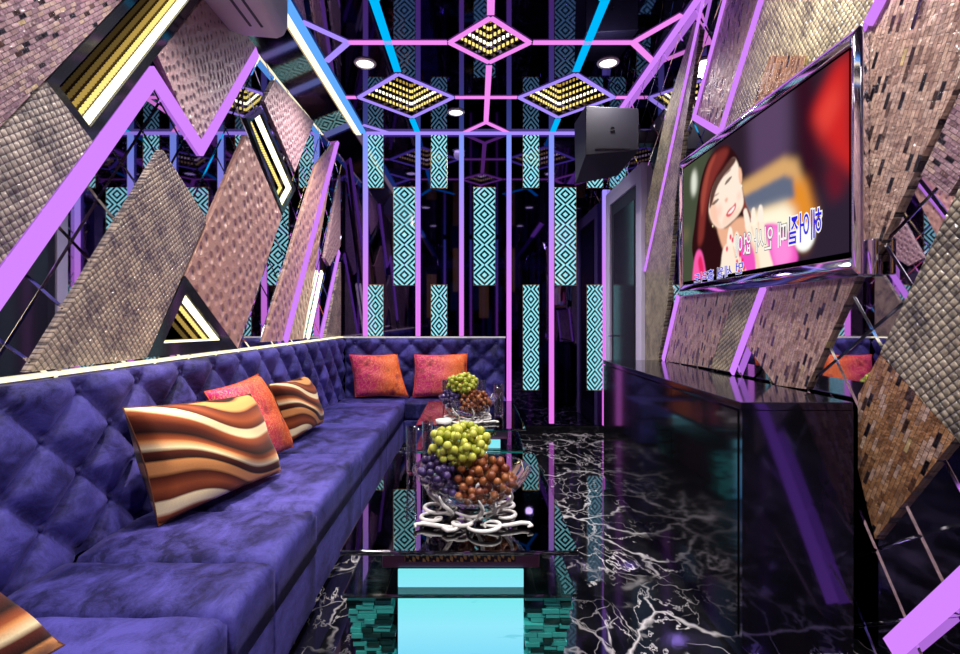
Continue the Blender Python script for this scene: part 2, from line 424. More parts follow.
def plate(poly, P, tiles=None, holes=(), bevel_w=.009, bevel_d=.005, t=0.0):
    """flat surface as bmesh in wall coords, cut in rotated square tiles with bevelled rims, holes removed"""
    bm = bmesh.new()
    bm.faces.new([bm.verts.new((u, v, 0)) for u, v in poly]); bm.normal_update()
    if bm.faces[:][0].normal.z < 0: bmesh.ops.reverse_faces(bm, faces=bm.faces[:])
    def cut(p, n):
        bmesh.ops.bisect_plane(bm, geom=bm.verts[:] + bm.edges[:] + bm.faces[:], plane_co=(p[0], p[1], 0), plane_no=(n[0], n[1], 0), dist=1e-5)
    if tiles:
        ang, size, (ou, ov) = tiles
        for a in (ang, ang + PI / 2):
            n = (math.cos(a), math.sin(a))
            ds = [u * n[0] + v * n[1] for u, v in poly]; o = ou * n[0] + ov * n[1]
            for k in range(math.ceil((min(ds) - o) / size), math.floor((max(ds) - o) / size) + 1):
                q = o + k * size; cut((n[0] * q, n[1] * q), n)
        fs = bm.faces[:]
        bmesh.ops.inset_individual(bm, faces=fs, thickness=bevel_w, depth=bevel_d)
    for h in holes:
        m = len(h)
        for i in range(m):
            p, q = h[i], h[(i + 1) % m]; cut(p, (-(q[1] - p[1]), q[0] - p[0]))
    dele = []
    for f_ in bm.faces:
        c = f_.calc_center_median()
        for h in holes:
            sg = 1 if area(h) > 0 else -1
            if all(sg * ((h[(i + 1) % len(h)][0] - h[i][0]) * (c.y - h[i][1]) - (h[(i + 1) % len(h)][1] - h[i][1]) * (c.x - h[i][0])) > 0 for i in range(len(h))):
                dele.append(f_); break
    bmesh.ops.delete(bm, geom=dele, context='FACES')
    mb = MB(); bm.verts.index_update()
    mb.add([P(v.co.x, v.co.y, t + v.co.z) for v in bm.verts], [tuple(v.index for v in f_.verts) for f_ in bm.faces], 0)
    for i, f_ in enumerate(bm.faces):
        if tiles and abs(f_.normal.z) < .995: mb.mi[i] = 1
    bm.free(); return mb

def strip(name, p, q, w, P, mat, label, t0=.004, t1=.014, group=None, parent=None, cat='light tube'):
    p, q = Vector(p), Vector(q); d = (q - p).normalized(); n = Vector((-d.y, d.x)) * w / 2
    mb = MB(); mb.prism([tuple(p + n), tuple(q + n), tuple(q - n), tuple(p - n)], P, t0, t1)
    o = mb.build(name, mat, parent)
    if parent is None: tag(o, label, cat, group)
    return o

def niche(name, poly, P, edges, label, depth, frame=.05, rows=5, step=.05, bead=.011, pitch=.02, first=1.7, cat='light niche', rim=.02, P_rim=None):
    """recessed box behind a black frame, lamp row along chosen inner sides, dimmer rows standing in for its mirror reflections"""
    inn = inset(poly, frame)
    c = P(sum(p[0] for p in poly) / len(poly), sum(p[1] for p in poly) / len(poly), 0)
    root = empty(name, c, label, cat)
    mb = MB(); mb.ring(poly, inn, P, .0, rim); mb.build('frame', M['niche_black'], root)
    mb = MB(); n = len(inn)
    a = [P(u, v, rim * .5) for u, v in inn]; b = [P(u, v, -depth) for u, v in inn]
    mb.add(a + b, [(i, (i + 1) % n, (i + 1) % n + n, i + n) for i in range(n)] + [tuple(range(n, 2 * n))])
    mb.build('recess_box', M['black_mirror'], root)
    sg = 1 if area(inn) > 0 else -1
    for k in range(rows):
        mb = MB(); t = -.012 - k * step
        for e in edges:
            p, q = Vector(inn[e]), Vector(inn[(e + 1) % n]); L = (q - p).length; d = (q - p).normalized(); nn = Vector((-d.y, d.x)) * sg
            m_ = max(2, int(L / pitch)); hl = bead * (first if k == 0 else 1.0)
            for i in range(m_):
                s0 = p + d * (L * (i + .5) / m_)
                hw = pitch * (.39 if k == 0 else .30)
                quad = [tuple(s0 + d * sx * hw + nn * sy) for sx, sy in ((-1, .001), (1, .001), (1, .007), (-1, .007))]
                mb.prism(quad, P, t - hl, t + hl)
        mb.build('light_row', M['bead%d' % min(k, 4)], root)
    return inn

# ================================================================== THE ROOM
mb = MB(); mb.add([(XL, Y0, 0), (XR, Y0, 0), (XR, D, 0), (XL, D, 0)], [(0, 1, 2, 3)])
struct(mb.build('floor', M['marble'], fix=False))

# --- left wall: mirror tiles turned 55 degrees
lineA, lineB = Vector(LW(122, 0)), Vector(LW(0, 127))
dirA = (lineA - lineB).normalized()
tA, tB = Vector(LW(155, 62)), Vector(LW(0, 272))     # big pink zigzag, lower left arm
dirT = (tA - tB).normalized()
nich1 = [Vector(LW(93, 143)), Vector(LW(47, 82))]
def lp(*pts): return [LW(*p) for p in pts]
def rp(*pts): return [RW(*p) for p in pts]
r1a, r1b = Vector(LW(47, 82)), Vector(LW(93, 141))
kk = (2.80 - r1a.y) / dirA.y; ll = (2.80 - r1b.y) / dirA.y
R1 = [tuple(r1a), tuple(r1b), tuple(r1b + dirA * ll), tuple(r1a + dirA * kk)]
R2 = lp((185, 276), (238, 349), (147, 357.5))
R3 = lp((246, 118), (261, 107), (296, 189), (283, 214))
mb = plate([(Y0, 0), (D, 0), (D, ZW), (2.77, ZW), (2.77, ZC), (Y0, ZC)], PL, (math.radians(55), .205, LW(46, 289)), [inset(R1, .03), inset(R2, .02), inset(R3, .015)])
struct(mb.build('wall_left', [M['wall_mirror'], M['tile_gap']], fix=False))
# cornice sloping from the left wall up to the ceiling, behind the air conditioner
mb = MB(); mb.add([(XL, 2.77, ZW), (XL, D, ZW), (XT, D, ZC), (XT, 2.77, ZC), (XL, 2.77, ZC)], [(0, 1, 2, 3), (0, 3, 4)])
struct(mb.build('trim_1', M['cornice_mirror'], fix=False))
# --- ceiling with three diamond openings
dia = {'c': [CE(490.7, 17), CE(530, 42), CE(489, 62), CE(449.5, 42)],
       'l': [CE(398, 73.5), CE(453, 97), CE(412, 117), CE(358.5, 97)],
       'r': [CE(575.7, 73.5), CE(614, 97), CE(558, 117), CE(519, 97)]}
mb = plate([(XL, Y0), (2.77 and XR, Y0), (XR, D), (XT, D), (XT, 2.77), (XL, 2.77)], PC, None, [inset(d_, .02) for d_ in dia.values()])
struct(mb.build('ceiling', M['ceiling_mirror'], fix=False))
# --- right wall
mb = plate([(Y0, 0), (D, 0), (D, ZC), (Y0, ZC)], PR, (math.radians(55), .205, RW(880, 243)))
struct(mb.build('wall_right', [M['wall_mirror'], M['tile_gap']], fix=False))
mb = plate([(XL, 0), (XR, 0), (XR, ZC), (XT, ZC), (XL, ZW)], PB)
struct(mb.build('wall_back', M['black_mirror'], fix=False))
mb = plate([(XL, 0), (XR, 0), (XR, ZC), (XL, ZC)], PF)
struct(mb.build('wall_front', M['black_mirror'], fix=False))
mb = MB(); mb.box((.34, D - .03, 0), (XR, D, .075))
struct(mb.build('baseboard_back', M['black']))
for o in ('wall_left', 'wall_right', 'wall_back', 'wall_front', 'ceiling'): pass

# ================================================================== LEFT WALL PANELS
def wpanel(side, pts, mat, label, t=.02, raw=False, zmax=None, ylo=-1.2):
    P = PL if side == 'l' else PR
    if not raw: pts = lp(*pts) if side == 'l' else rp(*pts)
    pts = clip([tuple(p) for p in pts], ylo, D - .005, .0 if side == 'r' else .99, zmax or (ZW if side == 'l' else ZC - .02))
    mb = MB(); mb.prism(pts, P, .003, t)
    return tag(mb.build('wall_panel', mat), label, 'wall panel')
off = Vector((-dirA.y, dirA.x)) * .8
wpanel('l', [lineA + dirA * 2, lineB - dirA * 2, lineB - dirA * 2 + off, lineA + dirA * 2 + off], M['mosaic_mauve'], 'mauve strip mosaic panel at the upper left, above the long light niche', raw=True)
e1 = lineB - dirA * 2; t1 = tB - dirT * 2
wpanel('l', [r1a, e1, t1 + Vector((0, .03)), r1b], M['knots'], 'grey brown woven knot panel left of the big pink zigzag tube', raw=True)
wpanel('l', [Vector(LW(156, 58)) + dirT * .02, LW(203, 156), LW(262, 36), LW(300, -60), r1b + dirA * ll + Vector((.02, 0))], M['hammered_fine'], 'mauve hammered panel inside the pink zigzag, under the air conditioner', raw=True)
wpanel('l', [(163, 150), (207, 219), (147, 358), (30, 372)], M['knots_fine'], 'large grey gold woven parallelogram panel rising from the sofa ledge')
wpanel('l', [(247, 135), (282, 216), (238, 348.5), (185.5, 276)], M['hammered'], 'rose brown dimpled diamond panel right of the triangular niche')
wpanel('l', [(264, 101), (275, 80), (314, 122), (295, 172)], M['hammered_fine'], 'small mauve dimpled panel beneath the sloping cornice')
wpanel('l', [(317, 165), (337, 140), (303, 339), (264, 342)], M['hammered'], 'narrow rose brown panel crossed by a thin pink tube near the back corner')
wpanel('l', [(340.5, 175), (340.5, 246), (330, 266), (325, 258)], M['hammered_fine'], 'slim dark mauve panel beside the back left corner', )
wpanel('l', [(341, 262), (341, 340), (325, 340)], M['knots_fine'], 'small triangular woven panel low in the back left corner')
# further panels nearer than the picture frame (seen in the mirrors)
wpanel('l', [(.2, 1.0), (.55, 1.0), (-.15, 2.7), (-.6, 2.7)], M['mosaic_mauve'], 'mauve mosaic panel on the left wall behind the viewer', raw=True)
# tubes
W = .058
lz = empty('light_tube', PL(*LW(0, 280), 0), 'wide pink zigzag light tube climbing the left wall', 'light tube')
A_, B_, C_, D_ = Vector(LW(155, 76)), Vector(LW(202, 148)), Vector(LW(264, 40)), Vector(LW(155, 76)) - dirT * 1.25
kz = (C_.y - 2.80) / (C_.y - B_.y); C_ = C_ + (B_ - C_) * kz
def bend_strip(pts, w, P, t0=.004, t1=.022):
    pts = [Vector(p) for p in pts]; n = len(pts); L, Rr = [], []
    for i in range(n):
        d0 = (pts[i] - pts[i - 1]).normalized() if i else (pts[1] - pts[0]).normalized()
        d1 = (pts[i + 1] - pts[i]).normalized() if i < n - 1 else d0
        b = (d0 + d1).normalized(); nn = Vector((-b.y, b.x)); k = w / 2 / max(.3, nn.dot(Vector((-d0.y, d0.x))))
        L.append(pts[i] + nn * k); Rr.append(pts[i] - nn * k)
    mb = MB()
    for i in range(n - 1): mb.prism([tuple(L[i]), tuple(L[i + 1]), tuple(Rr[i + 1]), tuple(Rr[i])], P, t0, t1)
    return mb
zz = [D_, A_, B_, C_]
for i in range(3): bend = bend_strip(zz, W, PL)
for i in range(3):
    full = bend_strip(zz, W, PL); m2 = MB(); m2.add(full.v[i * 8:(i + 1) * 8], [tuple(j - i * 8 for j in f_) for f_ in full.f[i * 6:(i + 1) * 6]])
    m2.build('tube_arm', M['pink'], lz)
strip('light_tube', LW(338.5, 134), LW(284, 341), .05, PL, M['pink'], 'thin pink tube slanting over the narrow panel near the back left corner', .02, .04)
strip('light_tube', LW(340.5, 251.5), LW(322, 338), .05, PL, M['pink'], 'short pink tube low in the back left corner')
strip('light_strip', LW(321, 272), LW(307, 337), .045, PL, M['bead0'], 'white glowing strip low on the left wall near the corner', .02, .035, cat='light strip')
strip('light_tube', (.95, 1.05), (.2, 2.75), .055, PL, M['pink'], 'pink tube on the left wall behind the viewer')
# niches
niche('light_niche', R1, PL, (0, 1), 'long slanted black niche with warm lamps and mirrored rows, upper left', .3, frame=.032, rows=5, step=.045)
niche('light_niche', R2, PL, (0, 1), 'black triangular niche with glowing rows above the sofa ledge', .3, frame=.055, rows=4, step=.05)
niche('light_niche', R3, PL, (1, 2), 'narrow black niche with lit rows beside the dimpled diamond panel', .25, frame=.035, rows=3, step=.06)
# white ledge over the sofa back
mb = MB(); mb.box((XL, -1.2, .974), (XL + .034, D - .05, .984)); struct(mb.build('trim_2', M['cream']))
mb = MB(); mb.box((XL, D - .05, .968), (.33, D, .982)); struct(mb.build('trim_3', M['white']))

# ================================================================== CEILING LIGHTS
def cl(name, p, q, mat, label, w=.046, parent=None):
    return strip(name, CE(*p), CE(*q), w, PC, mat, label, .002, .007, parent=parent)
def node(name, label, segs, mats=None):
    r_ = empty(name, PC(*CE(*segs[0][0]), 0), label, 'light tube')
    for (p, q, m_) in segs: cl('tube_arm', p, q, M[m_], '', parent=r_)
    return r_
def diamond(key, pts, mats, label):
    poly = dia[key]
    c = PC(sum(p[0] for p in poly) / 4, sum(p[1] for p in poly) / 4, 0)
    root = empty('diamond_light', c, label, 'ceiling light')
    for i in range(4):
        strip('tube_side', poly[i], poly[(i + 1) % 4], .038, PC, M[mats[i]], '', .003, .008, parent=root)
    inn = inset(poly, .03); n = 4; mb = MB(); dp = .42
    mb.add([PC(u, v, .0) for u, v in inn] + [PC(u, v, -dp) for u, v in inn], [(i, (i + 1) % n, (i + 1) % n + n, i + n) for i in range(n)] + [(4, 5, 6, 7)])
    mb.build('recess_box', M['niche_black'] if False else M['black_mirror'], root)
    sg = 1 if area(inn) > 0 else -1
    for k in range(6):  # deeper rows stand in for mirror reflections of the lamps
        mb = MB(); t = -.045 - k * .056
        for e in range(4):
            p, q = Vector(inn[e]), Vector(inn[(e + 1) % n]); L = (q - p).length; d = (q - p).normalized(); nn = Vector((-d.y, d.x)) * sg
            m_ = int(L / .036)
            for i in range(m_):
                s0 = p + d * (L * (i + .5) / m_)
                mb.prism([tuple(s0 + d * sx * .0088 + nn * sy) for sx, sy in ((-1, .001), (1, .001), (1, .008), (-1, .008))], PC, t - .011, t + .011)
        mb.build('light_row', M[['bead1', 'bead0', 'bead1', 'bead1', 'bead2', 'bead3'][k]], root)
    return root
diamond('c', None, ['rose'] * 4, 'pink rimmed diamond recess of tiny lamps, the topmost of the three on the ceiling')
diamond('l', None, ['lilac', 'lilac', 'lilac', 'lilac'], 'lilac rimmed diamond recess of tiny lamps on the left of the ceiling')
diamond('r', None, ['lilac', 'lilac', 'lilac', 'lilac'], 'lilac rimmed diamond recess of tiny lamps on the ceiling above the speaker')
cl('light_tube', (374, 0), (397.5, 71), M['cyan'], 'cyan ceiling tube ending at the left diamond', .055)
cl('light_tube', (605, 0), (576, 71), M['cyan'], 'cyan ceiling tube ending at the right diamond', .055)
cl('light_tube', (412, 118.5), (418, 133), M['cyan'], 'short cyan ceiling tube from the left diamond to the back wall', .055)
cl('light_tube', (558, 118.5), (552, 133), M['cyan'], 'short cyan ceiling tube from the right diamond to the back wall', .055)
cl('light_tube', (491.5, -42), (490.7, 14), M['rose'], 'pink ceiling tube running from the frame top to the middle diamond')
node('light_tube', 'pink ceiling tube from the middle diamond forking at the back wall', [((489, 65), (486, 122), 'rose'), ((486, 122), (462, 133), 'rose'), ((486, 122), (510, 133), 'rose')])
node('light_tube', 'pink ceiling tube forking towards the cream edge strip at the left', [((447, 42), (348, 42), 'rose'), ((348, 42), (302, 21), 'lilac'), ((348, 42), (326, 61), 'lilac')])
node('light_tube', 'pink ceiling tube forking towards the right wall above the speaker', [((533, 42), (633, 42), 'rose'), ((633, 42), (682, 14), 'rose'), ((633, 42), (654, 62), 'rose')])
cl('light_tube', (345, 97), (356, 97), M['rose'], 'tiny pink ceiling tube between edge strip and left diamond')
cl('light_tube', (455, 97), (517, 97), M['rose'], 'pink ceiling tube joining the left and right diamonds')
cl('light_tube', (616, 97), (630, 97), M['rose'], 'tiny pink ceiling tube between right diamond and right edge')
cl('light_tube', (363, 124.5), (388, 132), M['lilac'], 'short lilac ceiling tube in the back left corner of the ceiling')
for x0, px in ((0, 374), (1, 605)):
    s_ = -1 if x0 == 0 else 1
    node('light_tube', ['cyan forked ceiling tube cut by the frame, left of the middle', 'cyan forked ceiling tube cut by the frame, right of the middle'][x0],
         [((px, 0), (px + s_ * 60, -55), 'cyan'), ((px, 0), (px - s_ * 45, -42), 'cyan')])
mb = MB(); mb.box((XT, -1.2, ZC - .022), (XT + .05, D - .005, ZC - .002)); tag(mb.build('light_strip', M['cream']), 'long cream light strip along the left edge of the ceiling', 'light strip')
mb = MB(); mb.box((XT + .052, -1.2, ZC - .024), (XT + .105, D - .05, ZC - .002)); tag(mb.build('light_tube', M['skyblue']), 'long sky blue light tube beside the cream ceiling edge strip', 'light tube')
mb = MB(); mb.box((XR - .048, -1.2, ZC - .02), (XR - .012, D - .05, ZC - .002)); tag(mb.build('light_tube', M['pink']), 'long pink light tube along the right edge of the ceiling', 'light tube')
mb = MB(); mb.box((XT + .11, D - .046, ZC - .024), (XR - .075, D - .012, ZC - .002)); tag(mb.build('light_tube', M['lilac']), 'lilac light tube along the top of the back wall', 'light tube')
# downlights
def downlight(x, y, label, first=None):
    if first: return dup(first, (x, y, ZC), label, 'recessed ceiling downlights')
    r_ = empty('downlight', (x, y, ZC), label, 'ceiling light', 'recessed ceiling downlights')
    mb = MB(); mb.lathe([(.062, -.004), (.064, -.012), (.078, -.010), (.082, -.002)], (x, y, ZC), 32); mb.build('trim_ring', M['white'], r_, True)
    mb = MB(); mb.lathe([(.0001, -.006), (.062, -.006)], (x, y, ZC), 32); mb.build('lens', M['white_glow'], r_)
    return r_
DL = [(-.80, 3.71, 'round white downlight over the sofa, left of the left diamond'), (1.0, 3.70, 'round white downlight just above the black speaker'),
      (-.156, 4.58, 'round white downlight nearest the back wall'), (-.8, 1.75, 'round white downlight over the near end of the sofa'), (.95, 1.75, 'round white downlight above the television'),
      (-.8, .1, 'round white fill downlight added behind the viewer on the sofa side'), (.95, .1, 'round white fill downlight added behind the viewer on the counter side')]  # last two: unseen fixtures added to fill the room with light
d0 = None
for x, y, lb in DL: d0 = d0 or None; r_ = downlight(x, y, lb, d0); d0 = d0 or r_
def spot(x, y, power, ang, col=(1, .95, .92), tgt=None, size=.06, z=ZC - .05, blend=.8):
    l = bpy.data.lights.new('downlight_beam', 'SPOT'); l.energy = power; l.spot_size = math.radians(ang); l.spot_blend = blend; l.color = col; l.shadow_soft_size = size
    o = bpy.data.objects.new('downlight_beam', l); C.objects.link(o); o.location = (x, y, z)
    if tgt: o.rotation_euler = (Vector(tgt) - Vector((x, y, z))).to_track_quat('-Z', 'Y').to_euler()
    return o
for x, y, lb in DL: spot(x, y, 45 if abs(x - 1.0) < .01 else (175 if x > .9 else 125), 146, blend=.9)
spot(-.8, 1.75, 300, 26, (1, .84, .62), tgt=(-1.05, 2.12, .62))

# ================================================================== BACK WALL
for px, z0, z1y, lb in ((365.5, .985, 133, 'leftmost vertical tube on the back wall, in the corner'), (418, .985, 133, 'vertical tube between two patterned panels above the magenta cushions'),
                   (461.5, .985, 133, 'vertical tube left of the middle patterned panel on the back wall'), (509, .08, 133, 'vertical tube passing the right end of the sofa to the floor'),
                   (551.5, .10, 133, 'vertical pink tube on the back wall between doorward patterned panels'), (605, .08, 190, 'vertical tube in the back right corner beside the door')):
    x, zt = BW(px, z1y)
    strip('light_tube', (x, z0), (x, zt if px < 600 else zt - .0), .047, PB, M['grad'], 'lilac to pink ' + lb, .004, .035)
def patt(px0, px1, py0, py1, mat, label):
    a, b = BW(px0, py1), BW(px1, py0)
    w = .16 if px1 - px0 < 19 else .215; xc = (a[0] + b[0]) / 2
    r_ = empty('wall_light', (xc, D - .004, a[1]), label, 'wall light')
    mb = MB(); mb.box((xc - w / 2, D - .014, a[1]), (xc + w / 2, D - .004, b[1])); mb.build('patterned_glass', mat, r_, origin=(xc, D - .009, a[1]))
    mb = MB(); z0, z1 = a[1], b[1]; P = lambda u, v, t: (u, D - .004 - t, v)
    mb.ring([(xc - w / 2 - .006, z0 - .006), (xc + w / 2 + .006, z0 - .006), (xc + w / 2 + .006, z1 + .006), (xc - w / 2 - .006, z1 + .006)], [(xc - w / 2, z0), (xc + w / 2, z0), (xc + w / 2, z1), (xc - w / 2, z1)], P, 0, .014)
    mb.build('rim', M['gold'], r_)
N, Wd = M['pat_narrow'], M['pat_wide']
for a in ((367.5, 383, 134, 187.5, N, 'narrow diamond patterned light panel, top left on the back wall'), (431, 447, 134, 187.5, N, 'narrow diamond patterned light panel, top row second from left'),
          (523, 539, 134, 187.5, N, 'narrow diamond patterned light panel, top row beside the speaker'), (587, 603, 134, 187.5, N, 'narrow diamond patterned light panel mostly hidden above the door corner by the speaker'),
          (394, 414.5, 187.5, 285, Wd, 'wide diamond patterned light panel, middle row leftmost'), (474, 495, 187.5, 285, Wd, 'wide diamond patterned light panel in the centre of the back wall'),
          (555, 576, 187.5, 285, Wd, 'wide diamond patterned light panel, middle row below the speaker'),
          (367.5, 383, 285, 336, N, 'narrow diamond patterned light panel, low left above the sofa'), (431, 447, 285, 336, N, 'narrow diamond patterned light panel above the gap between magenta cushions'),
          (523, 539, 285, 390, N, 'long narrow patterned light panel low right of the sofa end'), (587, 603, 285, 390, N, 'long narrow patterned light panel low beside the counter')):
    patt(*a)
# wall behind the viewer: tubes and gold patterned panels, seen only in mirrors
for i, (x, z0, z1) in enumerate(((-.95, 1.2, 2.2), (-.35, 1.8, 2.8), (.25, 1.2, 2.2), (.85, 1.8, 2.8))):
    mb = MB(); mb.box((x - .11, Y0 + .004, z0), (x + .11, Y0 + .014, z1)); tag(mb.build('wall_light', M['pat_gold'], origin=(x, Y0 + .009, z0)), 'gold patterned light panel on the wall behind the viewer', 'wall light', 'gold panels behind the viewer')
for x in (-.65, -.05, .55): strip('light_tube', (x, .2), (x, 3.0), .047, PF, M['grad'], 'lilac to pink vertical tube on the wall behind the viewer', group='tubes behind the viewer')

# ================================================================== RIGHT WALL PANELS
wpanel('r', [(694, 22), (700, 30), (683, 140), (675, 205), (668, 300), (658, 362), (645, 362), (645, 212), (666, 112)], M['knots_right'], 'tall narrow olive woven panel next to the door')
wpanel('r', [(695.5, 116), (720, 131), (796, -120), (757, -140)], M['mosaic_tan'], 'tan mosaic panel outlined by pink tubes, upper right wall')
wpanel('r', [(721, 138), (802, -125), (1000, -430), (1000, -230), (860, 34), (750, 200)], M['knots_right'], 'olive woven panel above the television')
wpanel('r', [(772, 56), (808, 56), (800, 110), (752, 112)], M['mosaic_brown'], 'small brown mosaic patch peeking over the television top', t=.03)
wpanel('r', [(869, 262), (869, 26), (960, -140), (1200, -420), (960, 77), (881, 243)], M['mosaic_tan'], 'tall tan mosaic panel at the right side of the television')
wpanel('r', [(679, 292), (737, 288), (710, 368), (666, 361)], M['mosaic_tan'], 'tan mosaic panel under the far end of the television')
wpanel('r', [(737.5, 288), (764, 286), (731, 372), (710.5, 368)], M['knots_right'], 'slim olive woven panel under the television between two mosaics')
wpanel('r', [(768, 286), (858, 275), (806, 389), (775, 385), (746, 345)], M['mosaic_tan'], 'pointed tan mosaic panel under the near end of the television')
kI = rp((880, 353), (960, 186), (1100, -80), (1100, 620), (955, 437))
wpanel('r', kI, M['knots_big'], 'large grey woven knot panel at the right edge of the picture', raw=True, ylo=.9)
wpanel('r', [(880, 354), (955, 438), (875, 539), (858, 470), (858, 395)], M['mosaic_brown'], 'brown mosaic panel behind the near end of the counter')
wpanel('r', [(921, 175), (962, 88), (1040, -70), (1085, -120), (958, 180), (948, 196)], M['mosaic_mauve'], 'mauve mosaic sliver in the upper right corner')
for p, q, w, lb in (((708, -18), (645.5, 271), .022, 'thin pink tube beside the door running down the olive panel'),
                    ((742, -62), (695, 117), .024, 'pink tube on the left side of the upper mosaic panel'), ((694, 116.5), (721, 132.5), .034, 'short pink tube under the upper mosaic panel'),
                    ((721, 134), (800, -122), .036, 'pink tube between upper mosaic and olive panel'), ((870, 24), (958, -145), .04, 'wide pink tube rising from the television corner'),
                    ((679, 296), (664, 360), .036, 'pink tube under the far television corner'), ((765, 287), (733, 373), .036, 'pink tube between woven and pointed mosaic panel under the television'),
                    ((893, 649), (1120, 445), .062, 'wide bright pink tube at the bottom right corner')):
    strip('light_tube', RW(*p), RW(*q), w, PR, M['pink'], lb, .021, .032)
# door
dy0, dy1, dz = RW(645, 164)[0], 4.93, 2.38
P = PR
mb = MB(); mb.ring([(dy0, 0), (dy1, 0), (dy1, dz), (dy0, dz)], [(dy0 + .13, .0), (dy1 - .13, .0), (dy1 - .13, dz - .13), (dy0 + .13, dz - .13)], P, .001, .05)
door = struct(mb.build('door_1', M['door_frame'], bevel=.004))
mb = MB(); mb.box((XR - .03, dy0 + .13, 0), (XR - .004, dy1 - .13, dz - .13)); mb.build('door_leaf', M['speaker'], door)
mb = MB(); mb.box((XR - .036, dy0 + .22, .2), (XR - .031, dy1 - .22, dz - .24)); mb.build('glass_panel', M['door_dark'], door)
mb = MB(); mb.tube([(XR - .03, dy1 - .19, 1.0), (XR - .075, dy1 - .19, 1.0), (XR - .075, dy1 - .30, 1.0)], .009); mb.build('door_handle', M['chrome'], door, True)

# ================================================================== AIR CONDITIONER
ya, yb = 1.75, 2.74
ac = empty('air_conditioner', (-1.2, (ya + yb) / 2, 2.70), 'white air conditioner mounted under the ceiling on the left wall', 'air conditioner')
prof = [(XL + .004, 3.02), (XL + .004, 2.735), (-1.25, 2.70), (-1.07, 2.685), (-1.03, 2.70), (-1.01, 2.75), (-1.01, 2.95), (-1.05, 3.02)]
mb = MB(); n = len(prof); mb.add([(x, ya, z) for x, z in prof] + [(x, yb, z) for x, z in prof], [tuple(range(n)), tuple(range(2 * n - 1, n - 1, -1))] + [(i, i + n, (i + 1) % n + n, (i + 1) % n) for i in range(n)])
mb.build('housing', M['ac_white'], ac, bevel=.02)
for x in (-1.165, -1.105):
    mb = MB(); z = 2.70 - (x + 1.25) / .18 * .015 - .003
    mb.box((x - .006, ya + .1, z - .002), (x + .006, yb - .12, z + .004)); mb.build('air_slot', M['ac_dark'], ac)

# ================================================================== SPEAKER
sp = empty('speaker', (1.06, 4.0, 2.31), 'black box loudspeaker hung near the ceiling in the back right corner', 'speaker')
mb = MB(); sx0, sx1, sy0, sy1 = .855, 1.262, 3.80, 4.20
mb.add([(sx0, sy0, 2.40), (sx1, sy0, 2.44), (sx1, sy0, 2.76), (sx0, sy0, 2.78), (.86, sy1, 2.29), (1.22, sy1, 2.36), (1.22, sy1, 2.78), (.85, sy1, 2.80)],
       [(0, 1, 2, 3), (5, 4, 7, 6), (4, 0, 3, 7), (1, 5, 6, 2), (3, 2, 6, 7), (4, 5, 1, 0)])
mb.build('cabinet', M['speaker'], sp, bevel=.008)
mb = MB(); mb.lathe([(.0001, 0), (.014, 0), (.016, -.003)], (0, 0, 0), 20); mb.v = [(x + 1.06, sy0 - .002 + z, y + 2.60) for x, y, z in mb.v]; mb.build('badge', M['black_matt'], sp)
mb = MB(); mb.box((1.2, 3.95, 2.55), (XR - .003, 4.05, 2.65)); mb.build('bracket', M['black_matt'], sp)
mb = MB(); mb.box((.93, sy0 - .004, 2.452), (1.19, sy0 - .001, 2.456)); mb.build('grille_seam', M['black_matt'], sp)

# ================================================================== SOFA
XS = -.635; ZS = .394; XB = -1.265
sofa = empty('sofa', (-1.0, 2.0, 0), 'long blue velvet L shaped sofa with tufted back along the left wall', 'sofa')
def tuft(y, z, sy=.285, y_off=1.374, rows=(.918, .784, .65, .516)):
    best = 9
    k = (y - y_off) / sy
    # distance to nearest button and to diagonal creases
    dz = rows[0] - rows[1]
    u = k; w = (rows[0] - z) / dz          # rows: even buttons at integer u, odd at +.5
    a = u + w / 2; b = u - w / 2            # diagonal lattice
    fa, fb = a - round(a), b - round(b)
    crease = min(abs(fa), abs(fb))
    d = math.sqrt(fa * fa + fb * fb)
    h = (min(1, crease / .34)) ** .55 * .048
    h -= .02 * math.exp(-(d / .12) ** 2)
    if w < -.02: h = max(h, 0) * 1.0
    return h
def tufted(name, parent, axis, a0, a1, base, sgn, z0=ZS - .02, z1=.965):
    na = int((a1 - a0) / .014); nz = 42; mb = MB(); vs = []
    for j in range(nz + 1):
        z = z0 + (z1 - z0) * j / nz
        for i in range(na + 1):
            a = a0 + (a1 - a0) * i / na
            h = tuft(a, z)
            top = min(1, (z1 - z) / .02); h = h * (.35 + .65 * math.sqrt(max(0, top)))
            e = min(1, (a1 - a) / .03, (a - a0) / .03 + .0) if axis == 'x' else 1
            h *= math.sqrt(max(0, e)) if axis == 'x' else 1
            vs.append((base + sgn * h, a, z) if axis == 'y' else (a, base + sgn * h, z))
    fs = [(j * (na + 1) + i, j * (na + 1) + i + 1, (j + 1) * (na + 1) + i + 1, (j + 1) * (na + 1) + i) for j in range(nz) for i in range(na)]
    mb.add(vs, fs)
    # back slab behind the tufted face
    if axis == 'y': mb.box((XL + .003, a0, z0), (base + .004, a1, z1))
    else: mb.box((a0, base - .004, z0), (a1, D - .003, z1))
    o = mb.build(name, M['velvet'], parent, fix=False)
    for p in o.data.polygons[:len(fs)]: p.use_smooth = True
    return o
tufted('backrest', sofa, 'y', -.6, D - .11, -1.315, 1)
tufted('backrest', sofa, 'x', XL + .06, .32, D - .06, -1)
def button(y, z, axis='y'):
    mb = MB()
    c = (-1.312, y, z) if axis == 'y' else (y, D - .062, z)
    prof = [(.0001, .009), (.008, .007), (.012, .0)]
    mb.lathe(prof, (0, 0, 0), 10)
    mb.v = [(c[0] + zz_, c[1] + x, c[2] + yy) if axis == 'y' else (c[0] + x, c[1] - zz_, c[2] + yy) for x, yy, zz_ in mb.v]
    mb.build('button', M['velvet'], sofa, True)
